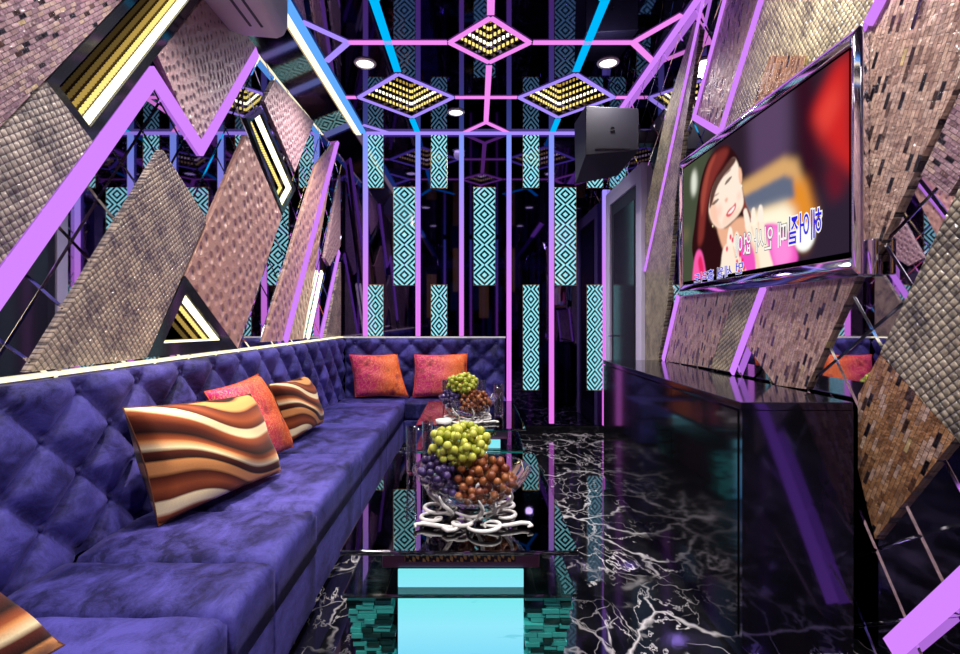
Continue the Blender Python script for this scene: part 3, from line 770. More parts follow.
for r_ in range(4):
    z = (.918, .784, .65, .516)[r_]
    for k in range(-4, 13):
        y = 1.374 + .285 * (k + (.5 if r_ % 2 else 0))
        if .9 < y < 4.9: button(y, z)
for r_ in range(3):
    z = (.918, .784, .65)[r_]
    for k in range(-12, 3):
        x = 1.374 + .285 * (k - 2 + (.5 if r_ % 2 else 0))
        if -1.2 < x < .28: button(x, z, 'x')
def cushion(y0, y1, x0=XB + .0, x1=XS, z0=.226, z1=ZS, name='seat_cushion'):
    """rounded box with slightly crowned, rippled top"""
    nx, ny = 20, max(8, int((y1 - y0) / .03)); r = .03; mb = MB()
    def sh(x, y):
        e = min(x1 - x, y - y0, y1 - y) if x > x0 + .05 else min(y - y0, y1 - y)
        e = max(0, e); q = r - math.sqrt(max(0, r * r - (r - min(e, r)) ** 2))
        u = (y - y0) / (y1 - y0); v_ = (x - x0) / (x1 - x0)
        return z1 - q + .008 * math.sin(PI * u) + .003 * math.sin(x * 31 + y * 17) * math.sin(y * 23 - x * 9)
    def xs(i):
        t = i / nx; return x0 + (x1 - x0) * (1 - (1 - t) ** 1.6)
    def ys(j):
        t = j / ny; return y0 + (y1 - y0) * (t + .06 * math.sin(2 * PI * t) * -1)
    top = [(xs(i), ys(j), sh(xs(i), ys(j))) for j in range(ny + 1) for i in range(nx + 1)]
    mb.add(top, [(j * (nx + 1) + i, j * (nx + 1) + i + 1, (j + 1) * (nx + 1) + i + 1, (j + 1) * (nx + 1) + i) for j in range(ny) for i in range(nx)])
    rim = [i for i in range(nx + 1)] + [(j) * (nx + 1) + nx for j in range(1, ny + 1)] + [ny * (nx + 1) + i for i in range(nx - 1, -1, -1)] + [j * (nx + 1) for j in range(ny - 1, 0, -1)]
    o = len(mb.v); mb.v += [(top[i][0], top[i][1], z0) for i in rim]; n = len(rim)
    fs = [(rim[k], rim[(k + 1) % n], o + (k + 1) % n, o + k) for k in range(n)]; mb.f += fs; mb.mi += [0] * n
    mb.f.append(tuple(o + k for k in range(n))); mb.mi.append(0)
    ob = mb.build(name, M['velvet'], sofa, True)
    return ob
ybs = [-.6, .45, 1.296, 1.58, 2.0, 2.85, 3.7, 4.6]
xo = [0, 0, .012, .012, 0, .0, 0, 0]
for i in range(7): cushion(ybs[i] + .004, ybs[i + 1] - .004, x1=XS + xo[i])
for i in range(7):
    mb = MB(); mb.box((XL + .01, ybs[i] + .002, .012), (XS + xo[i] - .004, ybs[i + 1] - .002, .222)); mb.build('base', M['velvet'], sofa, bevel=.008)
mb = MB(); mb.box((XL + .01, 4.604, .012), (.32, D - .065, .222)); mb.build('base', M['velvet'], sofa, bevel=.008)
def cush_back(x0, x1):
    mb = MB(); mb.box((x0, 4.604, .226), (x1, D - .075, ZS)); mb.build('seat_cushion', M['velvet'], sofa, bevel=.03)
cush_back(XB, XS - .003); cush_back(XS + .003, .32)

# ================================================================== CUSHIONS
def pillow(TL, TR, BR, BL, th, mat, label, group=None, flip=False):
    TL, TR, BR, BL = map(Vector, (TL, TR, BR, BL)); n = 26; nr = (TR - TL).cross(BL - TL).normalized()
    if nr.dot(Vector((0, 0, H)) - TL) < 0: nr = -nr
    ctr = (TL + TR + BR + BL) / 4
    mb = MB(); uvs = []
    for side in (1, -1):
        for j in range(n + 1):
            for i in range(n + 1):
                u, v = i / n, j / n
                pin = 1 - .0
                a, b = 2 * u - 1, 2 * v - 1
                # edges bow inward a little between the corners
                k = .055
                uu = .5 + a / 2 * (1 - k * (1 - b * b)); vv = .5 + b / 2 * (1 - k * (1 - a * a))
                p = (TL * (1 - uu) + TR * uu) * (1 - vv) + (BL * (1 - uu) + BR * uu) * vv
                e = max(0, (1 - a * a)) ** .36 * max(0, (1 - b * b)) ** .36
                w = e * (1 + .05 * math.sin(a * 5 + b * 3) + .05 * math.sin(b * 7 - a * 2))
                p = p + nr * side * th * .72 * w
                mb.v.append(tuple(p)); uvs.append((u, 1 - v))
        o = (0 if side == 1 else (n + 1) ** 2)
        for j in range(n):
            for i in range(n):
                mb.f.append((o + j * (n + 1) + i, o + j * (n + 1) + i + 1, o + (j + 1) * (n + 1) + i + 1, o + (j + 1) * (n + 1) + i)); mb.mi.append(0)
    mb.uv = uvs
    root = empty('cushion', (ctr.x, ctr.y, min(p[2] for p in mb.v)), label, 'cushion', group)
    mb.build('cover', mat, root, True)
    pts = []
    for a, b, c_ in ((TL, TR, 0), (TR, BR, 0), (BR, BL, 0), (BL, TL, 0)):
        for t in range(8):
            s_ = t / 8; bb = 2 * s_ - 1; p = a + (b - a) * s_; mid = ctr - (a + b) / 2
            pts.append(tuple(p + mid * .055 * (1 - bb * bb)))
    pts.append(pts[0])
    m2 = MB(); m2.tube(pts, .003, 6); m2.build('piping', M['piping_' + ('w' if mat == M['wave'] else 'f')], root, True)
    return root
def off_(p, d): return tuple(Vector(p) + Vector(d))
pillow((-1.215, 1.735, .845), (-1.05, 2.36, .80), (-.93, 2.42, .415), (-1.135, 1.80, .408), .15, M['wave'], 'large brown and cream wave cushion in front on the sofa')
pillow((-1.235, 2.30, .82), (-1.17, 2.72, .855), (-1.03, 2.86, .425), (-1.10, 2.42, .415), .12, M['flower'], 'magenta and orange cushion tucked behind the large wave cushion')
pillow((-1.20, 2.93, .775), (-1.15, 3.42, .765), (-1.06, 3.52, .425), (-1.10, 3.02, .415), .14, M['wave'], 'smaller brown wave cushion, furthest of the wave cushions')
pillow((-1.22, 4.93, .81), (-.745, 4.92, .815), (-.62, 4.80, .415), (-1.13, 4.80, .41), .12, M['flower'], 'magenta cushion left of the pair against the back of the sofa')
pillow((-.575, 4.92, .81), (-.055, 4.93, .82), (-.04, 4.80, .415), (-.58, 4.80, .41), .12, M['flower'], 'magenta cushion right of the pair against the back of the sofa')
pillow((-1.225, .46, .80), (-1.14, 1.03, .73), (-.90, 1.10, .435), (-1.02, .55, .42), .14, M['wave'], 'brown wave cushion cut off by the bottom left corner of the picture')

# ================================================================== TABLES
def make_table(cx, y0, label):
    W_, L_, zt = .355, 1.09, .45
    t = empty('coffee_table', (cx, y0 + L_ / 2, 0), label, 'coffee table')
    y1 = y0 + L_
    mb = MB(); mb.box((cx - W_, y0, zt), (cx + W_, y1, zt + .015)); mb.build('glass_top', M['table_glass'], t, bevel=.003)
    mb = MB(); mb.box((cx - .24, y0 + .06, .385), (cx + .245, y1 - .06, zt - .001)); mb.build('apron', M['apron'], t, bevel=.004)
    mb = MB(); mb.box((cx - .17, y0 + .052, .408), (cx + .17, y0 + .059, .436)); mb.build('led_reflection', M['led_reflection'], t)  # band with the LED reflections put into its colour
    mb = MB(); mb.box((cx - W_ * .99, y0 + .01, .318), (cx + W_ * .99, y1 - .01, .330)); mb.build('glass_shelf', M['shelf_glass'], t, bevel=.003)
    for ya_, yb_ in ((y0 + .05, y0 + .058), (y1 - .058, y1 - .05)):
        mb = MB(); mb.box((cx - .19, ya_, .331), (cx + .195, yb_, .384)); mb.build('light_strip', M['lightbox'], t, origin=(cx, y0, .1))
        mb = MB(); mb.box((cx - .19, ya_, .01), (cx + .195, yb_, .317)); mb.build('light_face', M['lightbox'], t, origin=(cx, y0, 0))
    mb = MB(); mb.box((cx - .192, y0 + .059, .01), (cx + .197, y1 - .059, .317)); mb.build('core', M['apron'], t)
    mb = MB(); mb.box((cx - W_ + .02, y0 + .02, .0), (cx + W_ - .02, y1 - .02, .010)); mb.build('plinth', M['black'], t)
    mb = MB(); mb.box((cx - .19, y0 + .044, .300), (cx + .195, y0 + .050, .306)); mb.build('joint_bar', M['black'], t)
    for s_ in (-1, 1):
        for yy in (y0 + .02, y1 - .13):
            mb = MB(); rr = random.Random(s_ * 7 + 3)
            n = 22; z = .010
            for k in range(n):
                hh = (.318 - .010) / n; f_ = (k + .5) / n
                outer = W_ - .01 - .05 * (1 - f_) + rr.uniform(-.006, .006); inner = .205 + rr.uniform(-.012, .012)
                # each layer is broken into three blocks
                cuts = sorted([inner, inner + (outer - inner) * rr.uniform(.3, .45), inner + (outer - inner) * rr.uniform(.6, .8), outer])
                for c0, c1 in zip(cuts[:-1], cuts[1:]):
                    xa, xb = cx + s_ * c0, cx + s_ * (c1 - .002)
                    mb.box((min(xa, xb), yy + rr.uniform(0, .012), z + .001), (max(xa, xb), yy + .11 - rr.uniform(0, .006), z + hh - .001), 0 if rr.random() < .72 else 1)
                z += hh
            mb.build('leg', [M['slab_glass'], M['slab_dark']], t)
    return t
t1_ = make_table(-.04, 1.483, 'near coffee table with glass top, stacked glass legs and cyan light box')
ZT = .4655
t2_ = dup(t1_, (-.02, 3.15 + .545, 0), 'far coffee table with glass top, behind the near one')

# ---- ornate white stand and bowl
def spiral(c, r0, a0, turns, z, grow, seg=26, wid=.010, dirn=1, lift=0.0):
    pts, rr = [], []
    for i in range(seg + 1):
        t = i / seg; a = a0 + dirn * turns * 2 * PI * t; r = r0 * (1 - t) ** grow + .006
        pts.append((c[0] + r * math.cos(a), c[1] + r * math.sin(a), z + lift * math.sin(PI * t))); rr.append(wid * (.35 + .65 * math.sin(PI * min(1, t * 1.15 + .05))) + .001)
    return pts, rr
def make_stand(cx, cy, label):
    o = empty('bowl_stand', (cx, cy, ZT), label, 'bowl stand')
    mb = MB(); pts = [(cx + .085 * math.cos(a), cy + .085 * math.sin(a), ZT + .028 + .004 * math.sin(5 * a)) for a in [2 * PI * k / 40 for k in range(41)]]
    mb.tube(pts, .005, 8); mb.build('ring', M['white'], o, True)
    rg = random.Random(5)
    for k in range(9):
        a = 2 * PI * k / 9 + .2; d = .125 + .02 * (k % 2); r0 = .05 + .012 * ((k * 5) % 3)
        c = (cx + d * math.cos(a), cy + d * math.sin(a))
        p, rr = spiral(c, r0 * .9, a + PI + .5, 1.15, ZT + .010, .95, wid=.0062, dirn=1 if k % 2 else -1, lift=.012)
        mb = MB(); mb.tube(p, rr, 8)
        mb.tube([(cx + .085 * math.cos(a), cy + .085 * math.sin(a), ZT + .028), (cx + .09 * math.cos(a + .1), cy + .09 * math.sin(a + .1), ZT + .02), p[0]], [.004, .005, .004], 8)
        mb.build('scroll', M['white'], o, True)
    # long tail to the right, curled leaf to the left
    for pts in ([(cx + .03, cy - .12), (cx + .08, cy - .135), (cx + .13, cy - .12), (cx + .165, cy - .105), (cx + .19, cy - .11), (cx + .197, cy - .128), (cx + .183, cy - .138)],
                [(cx - .02, cy - .125), (cx - .07, cy - .14), (cx - .12, cy - .125), (cx - .16, cy - .11), (cx - .185, cy - .12), (cx - .18, cy - .14)],
                [(cx - .03, cy - .13), (cx - .055, cy - .16), (cx - .075, cy - .165), (cx - .09, cy - .15), (cx - .08, cy - .14)]):
        mb = MB(); n = len(pts); mb.tube([(x, y, ZT + .013) for x, y in pts], [.002 + .006 * math.sin(PI * (i + .6) / (n + .2)) for i in range(n)], 8); mb.build('scroll', M['white'], o, True)
    for k in range(7):   # upright leaves holding the bowl
        a = 2 * PI * k / 7 + .35; ca, sa = math.cos(a), math.sin(a); pts = []
        for i in range(13):
            t = i / 12; r = .10 + .055 * t - .02 * math.sin(PI * t * 2) * .5; pts.append((cx + r * ca - .02 * math.sin(3 * t) * sa, cy + r * sa + .02 * math.sin(3 * t) * ca, ZT + .02 + .085 * t ** 1.2))
        # bowl wall is steeper here, keep the leaf outside it
        mb = MB(); mb.tube(pts, [.002 + .005 * math.sin(PI * (i + .5) / 13) for i in range(13)], 8); mb.build('leaf', M['white'], o, True)
    return o
def make_bowl(cx, cy, label):
    prof = []
    zb, zr, rr = ZT + .032, ZT + .165, .205
    for i in range(15):
        t = i / 14; prof.append((max(.0001, rr * math.sin(t * PI / 2) ** .8 * (.30 + .70 * t ** .5) if i else .0001), (zr - zb) * (1 - math.cos(t * PI / 2)) ** .95))
    outer = [(r, z) for r, z in prof]; inner = [(max(.0001, r - .005), z + .004) for r, z in reversed(prof)]
    o = empty('fruit_bowl', (cx, cy, zb), label, 'bowl')
    mb = MB(); mb.lathe(outer, (cx, cy, zb), 48); mb.build('glass_bowl', M['glass'], o, True)
    mb = MB(); mb.tube([(cx + rr * math.cos(2 * PI * k / 48), cy + rr * math.sin(2 * PI * k / 48), zr) for k in range(49)], .0035, 8, cap=False); mb.build('rim', M['glass'], o, True)
    return o, zb, prof
_gr = {}
def grape_mesh(kind):
    if kind not in _gr:
        bm = bmesh.new(); bmesh.ops.create_icosphere(bm, subdivisions=2, radius=1.0)
        me = bpy.data.meshes.new('grape'); bm.to_mesh(me); bm.free()
        for p in me.polygons: p.use_smooth = True
        me.materials.append(M[kind]); _gr[kind] = me
    return _gr[kind]
def inside_bowl(p, cx, cy, zb, r):
    d = math.hypot(p[0] - cx, p[1] - cy) + r * .8; h = p[2] - r * .6 - zb
    if p[2] > zb + .14: return True
    # allowed radius at this height from the profile
    for (r0, z0), (r1, z1) in zip(PROF[:-1], PROF[1:]):
        if z0 <= h <= z1: return d < r0 + (r1 - r0) * (h - z0) / max(1e-6, z1 - z0)
    return False
def bunch(kind, c, semi, r, count, label, cx, cy, zb, seed, stem_to):
    rg = random.Random(seed); pts = []
    tries = 0
    while len(pts) < count and tries < 60000:
        tries += 1
        v = Vector((rg.uniform(-1, 1), rg.uniform(-1, 1), rg.uniform(-1, 1)))
        if v.length > 1 or v.length < .35: continue
        p = Vector((c[0] + v.x * semi[0], c[1] + v.y * semi[1], c[2] + v.z * semi[2]))
        if not inside_bowl(p, cx, cy, zb, r): continue
        if any((p - q).length < 1.5 * r for q in ALLG) : continue
        pts.append(p); ALLG.append(p)
    root = empty('grape_bunch', (c[0], c[1], min(p.z for p in pts) - r), label, 'grapes')
    for p in pts:
        o = bpy.data.objects.new('grape', grape_mesh(kind)); C.objects.link(o); o.parent = root; o.location = p - WORLD[root.name]
        s_ = r * rg.uniform(.92, 1.08); o.scale = (s_, s_, s_ * rg.uniform(1.0, 1.12)); o.rotation_euler = (rg.uniform(-.6, .6), rg.uniform(-.6, .6), 0)
    mb = MB(); q = Vector(c); mb.tube([tuple(q), tuple(q + Vector(stem_to) * .5 + Vector((.005, 0, .01))), tuple(q + Vector(stem_to))], [.004, .003, .0025], 6); mb.build('stem', M['stem'], root, True)
    return root
BX, BY = -.005, 1.76
st1 = make_stand(BX, BY, 'white scrolled stand under the fruit bowl on the near table')
bw1, zb, PROF = make_bowl(BX, BY, 'clear glass fruit bowl heaped with grapes on the near table')
ALLG = []
g1 = bunch('grape_purple', (BX - .115, BY - .02, zb + .105), (.075, .12, .075), .0138, 80, 'dark purple grape bunch at the left of the near bowl', BX, BY, zb, 1, (0, .0, .05))
g2 = bunch('grape_red', (BX + .045, BY - .02, zb + .09), (.125, .14, .08), .0145, 100, 'reddish brown grape bunch at the right of the near bowl', BX, BY, zb, 2, (0, .0, .05))
g3 = bunch('grape_green', (BX - .04, BY + .0, zb + .215), (.108, .092, .072), .0146, 100, 'pale green grape bunch on top of the near bowl', BX, BY, zb, 3, (-.005, 0, .10))
B2 = Vector((-.03 - BX, 3.42 - BY, 0))
for o, lb in ((st1, 'white scrolled stand under the fruit bowl on the far table'), (bw1, 'clear glass fruit bowl heaped with grapes on the far table'),
              (g1, 'dark purple grape bunch in the far bowl'), (g2, 'reddish brown grape bunch in the far bowl'), (g3, 'pale green grape bunch on top of the far bowl')):
    dup(o, o.location + B2, lb)
# tumblers
def tumbler(x, y, label, h=.205, r=.026, drink=None, first=None):
    if first: return dup(first, (x, y, ZT), label, 'tall clear tumblers')
    o = empty('tumbler', (x, y, ZT), label, 'glass', 'tall clear tumblers' if not drink else None)
    mb = MB(); mb.lathe([(.0001, 0), (r * .85, 0), (r, h), (r - .002, h), (r * .85 - .003, .012), (.0001, .012)], (x, y, ZT), 24); mb.build('glass_body', M['glass'], o, True)
    if drink: mb = MB(); mb.lathe([(.0001, .013), (r * .85 - .004, .013), (r - .004, h * .86), (.0001, h * .86)], (x, y, ZT), 24); mb.build('drink', M['cola'], o, True)
    return o
u0 = tumbler(-.275, 2.24, 'tall clear tumbler at the left edge of the near table')
for x, y, lb in ((-.215, 2.36, 'tall clear tumbler second from the left behind the near bowl'), (-.15, 2.28, 'tall clear tumbler half hidden by the green grapes'),
                 (.005, 3.72, 'tall clear tumbler right of the far bowl'), (.045, 3.84, 'tall clear tumbler beside the dark drink'), (.08, 4.0, 'rearmost tall clear tumbler on the far table'), (-.22, 4.0, 'tall clear tumbler left behind the far bowl')):
    tumbler(x, y, lb, first=u0)
tumbler(.185, 3.58, 'tall glass of dark drink on the far table', .225, .036, True)
o = empty('dish', (-.19, 3.26, ZT), 'small round white dish at the near edge of the far table', 'dish')
mb = MB(); mb.lathe([(.0001, 0), (.045, 0), (.055, .035), (.048, .035), (.038, .010), (.0001, .010)], (-.19, 3.26, ZT), 24); mb.build('dish_bowl', M['white'], o, True)

# ================================================================== COUNTER
YN, YF_, XC, ZK = 1.724, 3.55, .924, .866
ct = empty('counter', (1.14, 2.6, 0), 'black glossy counter cabinet under the television', 'counter')
m = NT('counter_gloss'); m.bsdf((.006, .006, .008, 1), .08, 0.0, **{'IOR': 1.6, 'Specular IOR Level': .6, 'Specular Tint': (.75, .65, 1, 1)}); M['counter'] = m.m
m = NT('counter_end'); m.bsdf((.006, .006, .008, 1), .09, 0.0, **{'IOR': 1.7, 'Specular IOR Level': .8, 'Specular Tint': (.5, .4, 1, 1)}); M['counter_end'] = m.m
mb = MB(); mb.box((XC, YN, ZK - .028), (XR - .048, YF_, ZK)); mb.build('top', M['counter_end'], ct, bevel=.003)
mb = MB(); mb.box((XC + .012, YN + .02, 0), (XR - .05, YF_ - .01, ZK - .029)); mb.build('body', M['counter_end'], ct)
mb = MB(); mb.box((XC + .004, YN, 0), (XR - .048, YN + .019, ZK - .029)); mb.build('end_panel', M['counter_end'], ct)
ys = [YN + .022, 2.33, 2.94, YF_ - .012]
for a, b in zip(ys[:-1], ys[1:]):
    mb = MB(); mb.box((XC, a + .002, .05), (XC + .011, b - .002, ZK - .034)); mb.build('door', M['counter'], ct)

# ================================================================== TELEVISION
XTV = 1.319; YA, YB_, ZA, ZB = 1.69, 3.186, 1.297, 2.155
tv = empty('television', (XTV, (YA + YB_) / 2, ZA), 'large wall mounted television with chrome frame, showing a woman and mirrored song text', 'television')
PT = lambda a, b, t: (XTV - t, a, b)
mb = MB(); mb.box((XTV + .002, YA + .01, ZA + .01), (XR - .03, YB_ - .01, ZB - .01)); mb.build('body', M['black_matt'], tv)
b_ = .052
mb = MB(); o_ = [(YA, ZA), (YB_, ZA), (YB_, ZB), (YA, ZB)]; i_ = [(YA + b_, ZA + b_ + .02), (YB_ - b_, ZA + b_ + .02), (YB_ - b_, ZB - b_), (YA + b_, ZB - b_)]
mid = [((a[0] + c[0]) / 2, (a[1] + c[1]) / 2) for a, c in zip(o_, i_)]
vs = [PT(u, v, t) for poly, t in ((o_, -.03), (o_, .004), (mid, .018), (i_, .004), (i_, -.004)) for u, v in poly]
fs = [(r_ * 4 + i, r_ * 4 + (i + 1) % 4, (r_ + 1) * 4 + (i + 1) % 4, (r_ + 1) * 4 + i) for r_ in range(4) for i in range(4)]
mb.add(vs, fs); mb.build('bezel', M['chrome'], tv, bevel=.006)
# screen picture: blurred background in nodes, figure as flat shapes on the screen
SY0, SY1, SZ0, SZ1 = YA + b_, YB_ - b_, ZA + b_ + .02, ZB - b_
def scr(px, py, t=0.0):
    X = XTV - t; Y = F * X / (px - CX); return (Y, H - (py - CY) * Y / F)
import numpy as np
GX, GZ = 420, 244
gy = SY0 + (SY1 - SY0) * np.linspace(0, 1, GX)[None, :] * np.ones((GZ, 1)); gz = SZ0 + (SZ1 - SZ0) * np.linspace(0, 1, GZ)[:, None] * np.ones((1, GX))
PIC = np.zeros((GZ, GX, 3)); lin = lambda c: np.array(srgb(*c)[:3])
PIC[:] = lin((44, 30, 44))
def blur(a, sg):
    if sg <= 0: return a
    r = max(1, int(sg * 2.6)); k = np.exp(-np.arange(-r, r + 1) ** 2 / (2 * sg * sg)); k /= k.sum()
    for ax in (0, 1):
        p = np.pad(a, [(r, r) if i == ax else (0, 0) for i in (0, 1)], mode='edge')
        a = np.apply_along_axis(lambda v: np.convolve(v, k, 'valid'), ax, p)
    return a
def smooth_poly(pts, cr=True):
    q = [scr(*p) for p in pts]; n = len(q); out = []
    if not cr: return q
    for i in range(n):
        p0, p1, p2, p3 = q[i - 1], q[i], q[(i + 1) % n], q[(i + 2) % n]
        for k in range(6):
            s_ = k / 6
            out.append(tuple(.5 * ((2 * p1[a]) + (-p0[a] + p2[a]) * s_ + (2 * p0[a] - 5 * p1[a] + 4 * p2[a] - p3[a]) * s_ ** 2 + (-p0[a] + 3 * p1[a] - 3 * p2[a] + p3[a]) * s_ ** 3) for a in (0, 1)))
    return out
def paint(pts, col, sg=1.0, al=1.0, cr=True):
    q = smooth_poly(pts, cr); ins = np.zeros((GZ, GX), bool); n = len(q)
    for i in range(n):
        (y1, z1), (y2, z2) = q[i], q[(i + 1) % n]
        if z1 == z2: continue
        c = ((gz < z1) != (gz < z2)) & (gy < (y2 - y1) * (gz - z1) / (z2 - z1) + y1); ins ^= c
    mk = blur(ins.astype(float), sg)[..., None] * al
    PIC[:] = PIC * (1 - mk) + lin(col) * mk
def disc(px, py, r, col, sg, al=1.0, ry=None):
    q = scr(px, py); ry = ry or r; mk = blur((((gy - q[0]) / r) ** 2 + ((gz - q[1]) / ry) ** 2 < 1).astype(float), sg)[..., None] * al
    PIC[:] = PIC * (1 - mk) + lin(col) * mk
paint([(680, 150), (712, 140), (700, 290), (680, 290)], (74, 84, 62), 10, .8, False)
disc(694, 183, .04, (232, 236, 220), 5, .9, .075); disc(686, 235, .05, (120, 110, 80), 8, .6)
paint([(748, 110), (790, 75), (790, 160), (752, 190)], (96, 72, 108), 12, .8, False)
paint([(795, 80), (812, 70), (822, 190), (802, 200)], (52, 12, 30), 9, .9, False)
paint([(800, 190), (856, 190), (856, 270), (800, 270)], (44, 34, 52), 12, .9, False)
paint([(812, 112), (834, 66), (850, 50), (852, 172), (838, 162), (822, 138)], (206, 38, 38), 9, 1, False)
paint([(815, 118), (836, 82), (840, 104), (826, 136)], (240, 78, 66), 8, .6, False)
paint([(825, 170), (838, 165), (846, 190), (832, 200)], (120, 20, 40), 8, .8, False)
paint([(736, 186), (784, 157), (797, 160), (806, 190), (812, 225), (796, 245), (738, 240)], (214, 166, 108), 5, 1, False)
paint([(786, 180), (806, 180), (816, 214), (806, 250), (788, 240)], (226, 138, 34), 7, .95, False)
paint([(742, 197), (784, 175), (793, 178), (795, 198), (748, 214)], (98, 106, 128), 3.5, 1, False)
paint([(745, 216), (786, 203), (796, 212), (792, 232), (750, 240)], (255, 246, 218), 7, 1, False)
disc(804, 237, .062, (255, 255, 250), 2.0, 1, .056)
paint([(725, 145), (732, 149), (738, 158), (741, 170), (742, 186), (746, 205), (752, 219), (745, 226), (735, 228), (727, 238), (726, 256), (722, 284), (704, 287), (696, 268), (692, 248), (695, 222), (698, 198), (702, 176), (708, 160), (716, 150)], (44, 14, 18), 1.5)
paint([(722, 149), (729, 150), (724, 162), (716, 176), (710, 192), (706, 214), (703, 240), (698, 244), (700, 210), (705, 178), (712, 158)], (134, 50, 46), 4, .85)
paint([(712, 158), (716, 155), (710, 172), (706, 194), (702, 216), (701, 196), (706, 172)], (188, 86, 70), 3, .5)
paint([(741, 186), (745, 203), (752, 218), (748, 222), (743, 212)], (150, 62, 52), 2, .8)
paint([(717, 226), (726, 228), (738, 218), (748, 220), (748, 236), (738, 250), (728, 256), (722, 246)], (236, 176, 144), 2)
paint([(723, 283), (727, 262), (734, 244), (744, 236), (760, 226), (776, 224), (790, 236), (797, 262), (772, 275)], (240, 84, 190), 2)
paint([(770, 228), (786, 234), (792, 258), (776, 268)], (255, 150, 224), 5, .8)
paint([(693, 290), (694, 262), (698, 250), (703, 256), (706, 286)], (248, 92, 170), 2); paint([(698, 262), (701, 256), (704, 270), (701, 276)], (224, 24, 84), 2.5, .9)
paint([(734, 158), (738.5, 166), (741, 182), (743.5, 202), (740, 212), (733, 220.5), (722, 228.5), (713.5, 224), (709, 213), (709.5, 203), (712, 190), (717, 178), (722, 171), (728, 163)], (255, 232, 214), 1.3)
paint([(709.5, 214), (712, 196), (716, 205), (718, 220), (722, 228), (714, 224)], (244, 186, 156), 3.5, .7)
paint([(724, 216), (733, 213), (740, 206), (738, 214), (730, 222), (723, 227)], (248, 202, 176), 3, .6)
disc(719, 211, .035, (255, 178, 160), 5, .5); disc(739, 196, .02, (255, 178, 160), 4, .5)
paint([(733, 157), (736, 160), (731, 168), (724, 176), (717, 188), (712, 204), (709.5, 208), (711, 192), (717, 176), (725, 164)], (70, 24, 24), 1.5, .95)
paint([(711.5, 205), (713.5, 202), (717, 199), (719, 199), (717.2, 202), (714, 204.6)], (50, 24, 24), .8, .8)
paint([(724.5, 184.8), (726.5, 180.5), (730.5, 176.5), (732, 176.5), (730, 180.2), (727, 183.6)], (50, 24, 24), .8, .8)
paint([(712, 198), (716, 194), (719.5, 193), (716, 196)], (110, 64, 52), 1.2, .7); paint([(724, 176), (728, 170.5), (731.5, 169), (728, 173)], (110, 64, 52), 1.2, .7)
paint([(724.5, 200), (727, 197.5), (728, 200), (726, 202.5)], (232, 160, 138), 1.6, .8)
paint([(726, 215.5), (728.5, 210), (733, 206), (735.5, 202.5), (736, 207), (733, 213), (729, 217)], (222, 76, 92), 1.0, .95)
paint([(728, 213.5), (731, 209.5), (734.8, 205.8), (733.6, 209.8), (730.5, 213.5)], (255, 252, 248), .8, .95)
paint([(739, 167), (741.5, 171), (742, 181), (740, 184), (738.5, 176)], (246, 190, 160), 1.2); disc(741.5, 186, .006, (255, 255, 240), .8); disc(712.8, 226, .007, (255, 240, 190), .8)
paint([(719, 288), (721, 264), (723, 250), (728, 242), (734, 240), (738, 250), (742, 262), (746, 272), (740, 284)], (255, 232, 212), 1.5)
paint([(758, 280), (755, 255), (749, 238), (745, 226), (748, 220), (754, 226), (758, 218), (763, 216), (765, 230), (769, 250), (774, 276)], (255, 236, 214), 1.5)
paint([(758, 280), (755, 257), (750, 240), (757, 250), (761, 278)], (240, 184, 150), 2.5, .7)
for a in ([(727, 243), (729, 228), (732, 229), (733, 243)], [(733, 245), (736, 232), (739, 236), (738, 250)], [(746, 226), (743.5, 212), (746.5, 209), (750, 222)], [(751, 222), (752, 209), (755, 209), (755, 222)], [(758, 220), (759, 206), (762.5, 207), (763, 222)]): paint(a, (255, 238, 222), 1.1)
for a in ([(739, 250), (740, 262)], [(733, 246), (736, 258)], [(751, 226), (754, 236)], [(758, 222), (759, 232)]): paint([a[0], (a[0][0] + .8, a[0][1]), a[1], (a[1][0] - .8, a[1][1])], (232, 170, 140), 1.2, .8, False)
for x_, y_ in ((730.5, 237), (732.6, 240), (740, 254), (742.4, 261), (737, 262), (727, 249), (744, 268), (739, 271)): disc(x_, y_, .011, (232, 30, 84), 1.0, .95, .014)
PIC[:7] = 0; PIC[-3:] = 0; PIC[:, :4] = 0
PIC = np.clip(PIC * 1.05, 0, 1)
vs = np.stack([np.full(gy.shape, XTV), gy, gz], -1).reshape(-1, 3)
ii = (np.arange(GZ - 1)[:, None] * GX + np.arange(GX - 1)[None, :]).ravel()
mb = MB(); mb.v = [tuple(map(float, p)) for p in vs]; mb.f = [(int(i), int(i + GX), int(i + GX + 1), int(i + 1)) for i in ii]; mb.mi = [0] * len(mb.f)
m = NT('screen_picture'); at = m.t.nodes.new('ShaderNodeAttribute'); at.attribute_name = 'picture'; m.emis(at.outputs['Color'], 1.0)
screen = mb.build('screen', m.m, tv, origin=(XTV, (SY0 + SY1) / 2, SZ0), fix=False)
ca = screen.data.color_attributes.new('picture', 'FLOAT_COLOR', 'POINT')
ca.data.foreach_set('color', np.concatenate([PIC.reshape(-1, 3), np.ones((GX * GZ, 1))], 1).astype(np.float32).ravel())
g = lambda n_, *c: glow(n_, srgb(*c), 1.0)
WHITE_ = g('pic_white', 255, 252, 248)

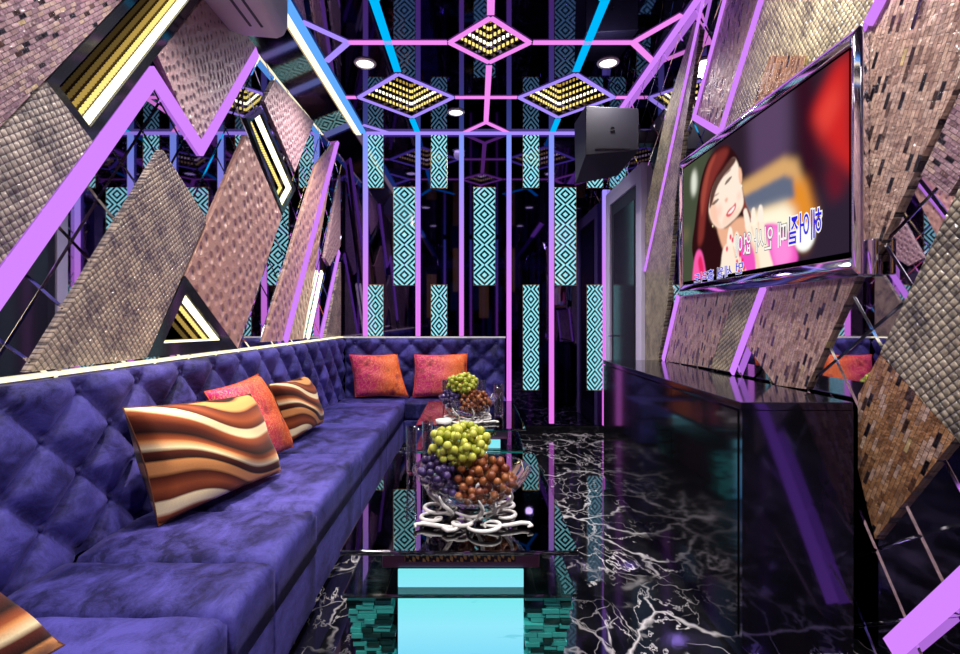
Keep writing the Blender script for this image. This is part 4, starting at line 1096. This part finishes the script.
def text(body, y_near, y_far, z_mid_near, z_mid_far, height, fill, outline, ow, t):
    """mirrored lettering lying on the screen: first syllable is nearest the viewer"""
    cu = bpy.data.curves.new('t', 'FONT'); cu.body = body; cu.size = 1.0; cu.resolution_u = 3
    ob = bpy.data.objects.new('t', cu); C.objects.link(ob)
    res = []
    for offv in (ow + .010, .010):
        cu.offset = offv; bpy.context.view_layer.update()
        me = ob.evaluated_get(bpy.context.evaluated_depsgraph_get()).to_mesh()
        res.append(([tuple(v.co) for v in me.vertices], [tuple(p.vertices) for p in me.polygons])); ob.evaluated_get(bpy.context.evaluated_depsgraph_get()).to_mesh_clear()
    bpy.data.objects.remove(ob); bpy.data.curves.remove(cu)
    xs = [v[0] for v in res[1][0]]; yy = [v[1] for v in res[1][0]]
    x0, x1, ym, hh = min(xs), max(xs), (min(yy) + max(yy)) / 2, max(yy) - min(yy)
    for (vs, fs), mt, tt, nm in ((res[0], outline, t, 'lettering_outline'), (res[1], fill, t + .0004, 'lettering')):
        mb = MB()
        q = []
        for v in vs:
            u = (v[0] - x0) / (x1 - x0); q.append(PT(y_near + (y_far - y_near) * u, z_mid_near + (z_mid_far - z_mid_near) * u + (v[1] - ym) / hh * height, tt))
        mb.add(q, fs); mb.build(nm, mt, screen, fix=False)
BLUE, GREY = g('pic_blue', 52, 40, 224), g('pic_grey', 96, 96, 96)
a, b = scr(823, 222), scr(790, 231)
text('헤어질', a[0], b[0], a[1], b[1], .118, BLUE, WHITE_, .05, .005)
a, b = scr(788, 233), scr(737, 246)
text('때 인사 없이', a[0], b[0], a[1], b[1], .108, WHITE_, GREY, .028, .005)
a, b = scr(744, 267), scr(695, 279)
text('먼 세월 흘러도', a[0], b[0], a[1], b[1], .06, BLUE, WHITE_, .03, .005)
mb = MB(); mb.box((XTV - .012, (YA + YB_) / 2 - .02, ZA + .02), (XTV - .009, (YA + YB_) / 2 + .02, ZA + .024)); mb.build('badge', M['chrome'], tv)
# small chrome wall bracket block beside the television's near lower corner
mb = MB(); mb.box((XTV - .004, 1.645, 1.30), (XTV + .018, 1.686, 1.42)); mb.build('socket_block', M['chrome'], tv, bevel=.004)

# ================================================================== CAMERA, WORLD, COLOUR
cam = bpy.data.cameras.new('camera'); co = bpy.data.objects.new('camera', cam); C.objects.link(co)
cam.sensor_width = 36; cam.lens = F / 960 * 36; cam.shift_x = 7 / 960; cam.shift_y = -7 / 960; cam.clip_start = .02
co.location = (0, 0, H); co.rotation_euler = (PI / 2, 0, 0); S.camera = co
w = bpy.data.worlds.new('world'); S.world = w; w.use_nodes = True
w.node_tree.nodes['Background'].inputs[0].default_value = (.02, .02, .04, 1)
vs = S.view_settings; vs.view_transform = 'Standard'; vs.look = 'None'; vs.gamma = 1; vs.exposure = 0
S.cycles.max_bounces = 10; S.cycles.glossy_bounces = 6; S.cycles.diffuse_bounces = 3; S.cycles.transmission_bounces = 6; S.cycles.transparent_max_bounces = 16
S.cycles.use_denoising = True; S.cycles.sample_clamp_indirect = 6; S.cycles.caustics_reflective = False; S.cycles.caustics_refractive = False
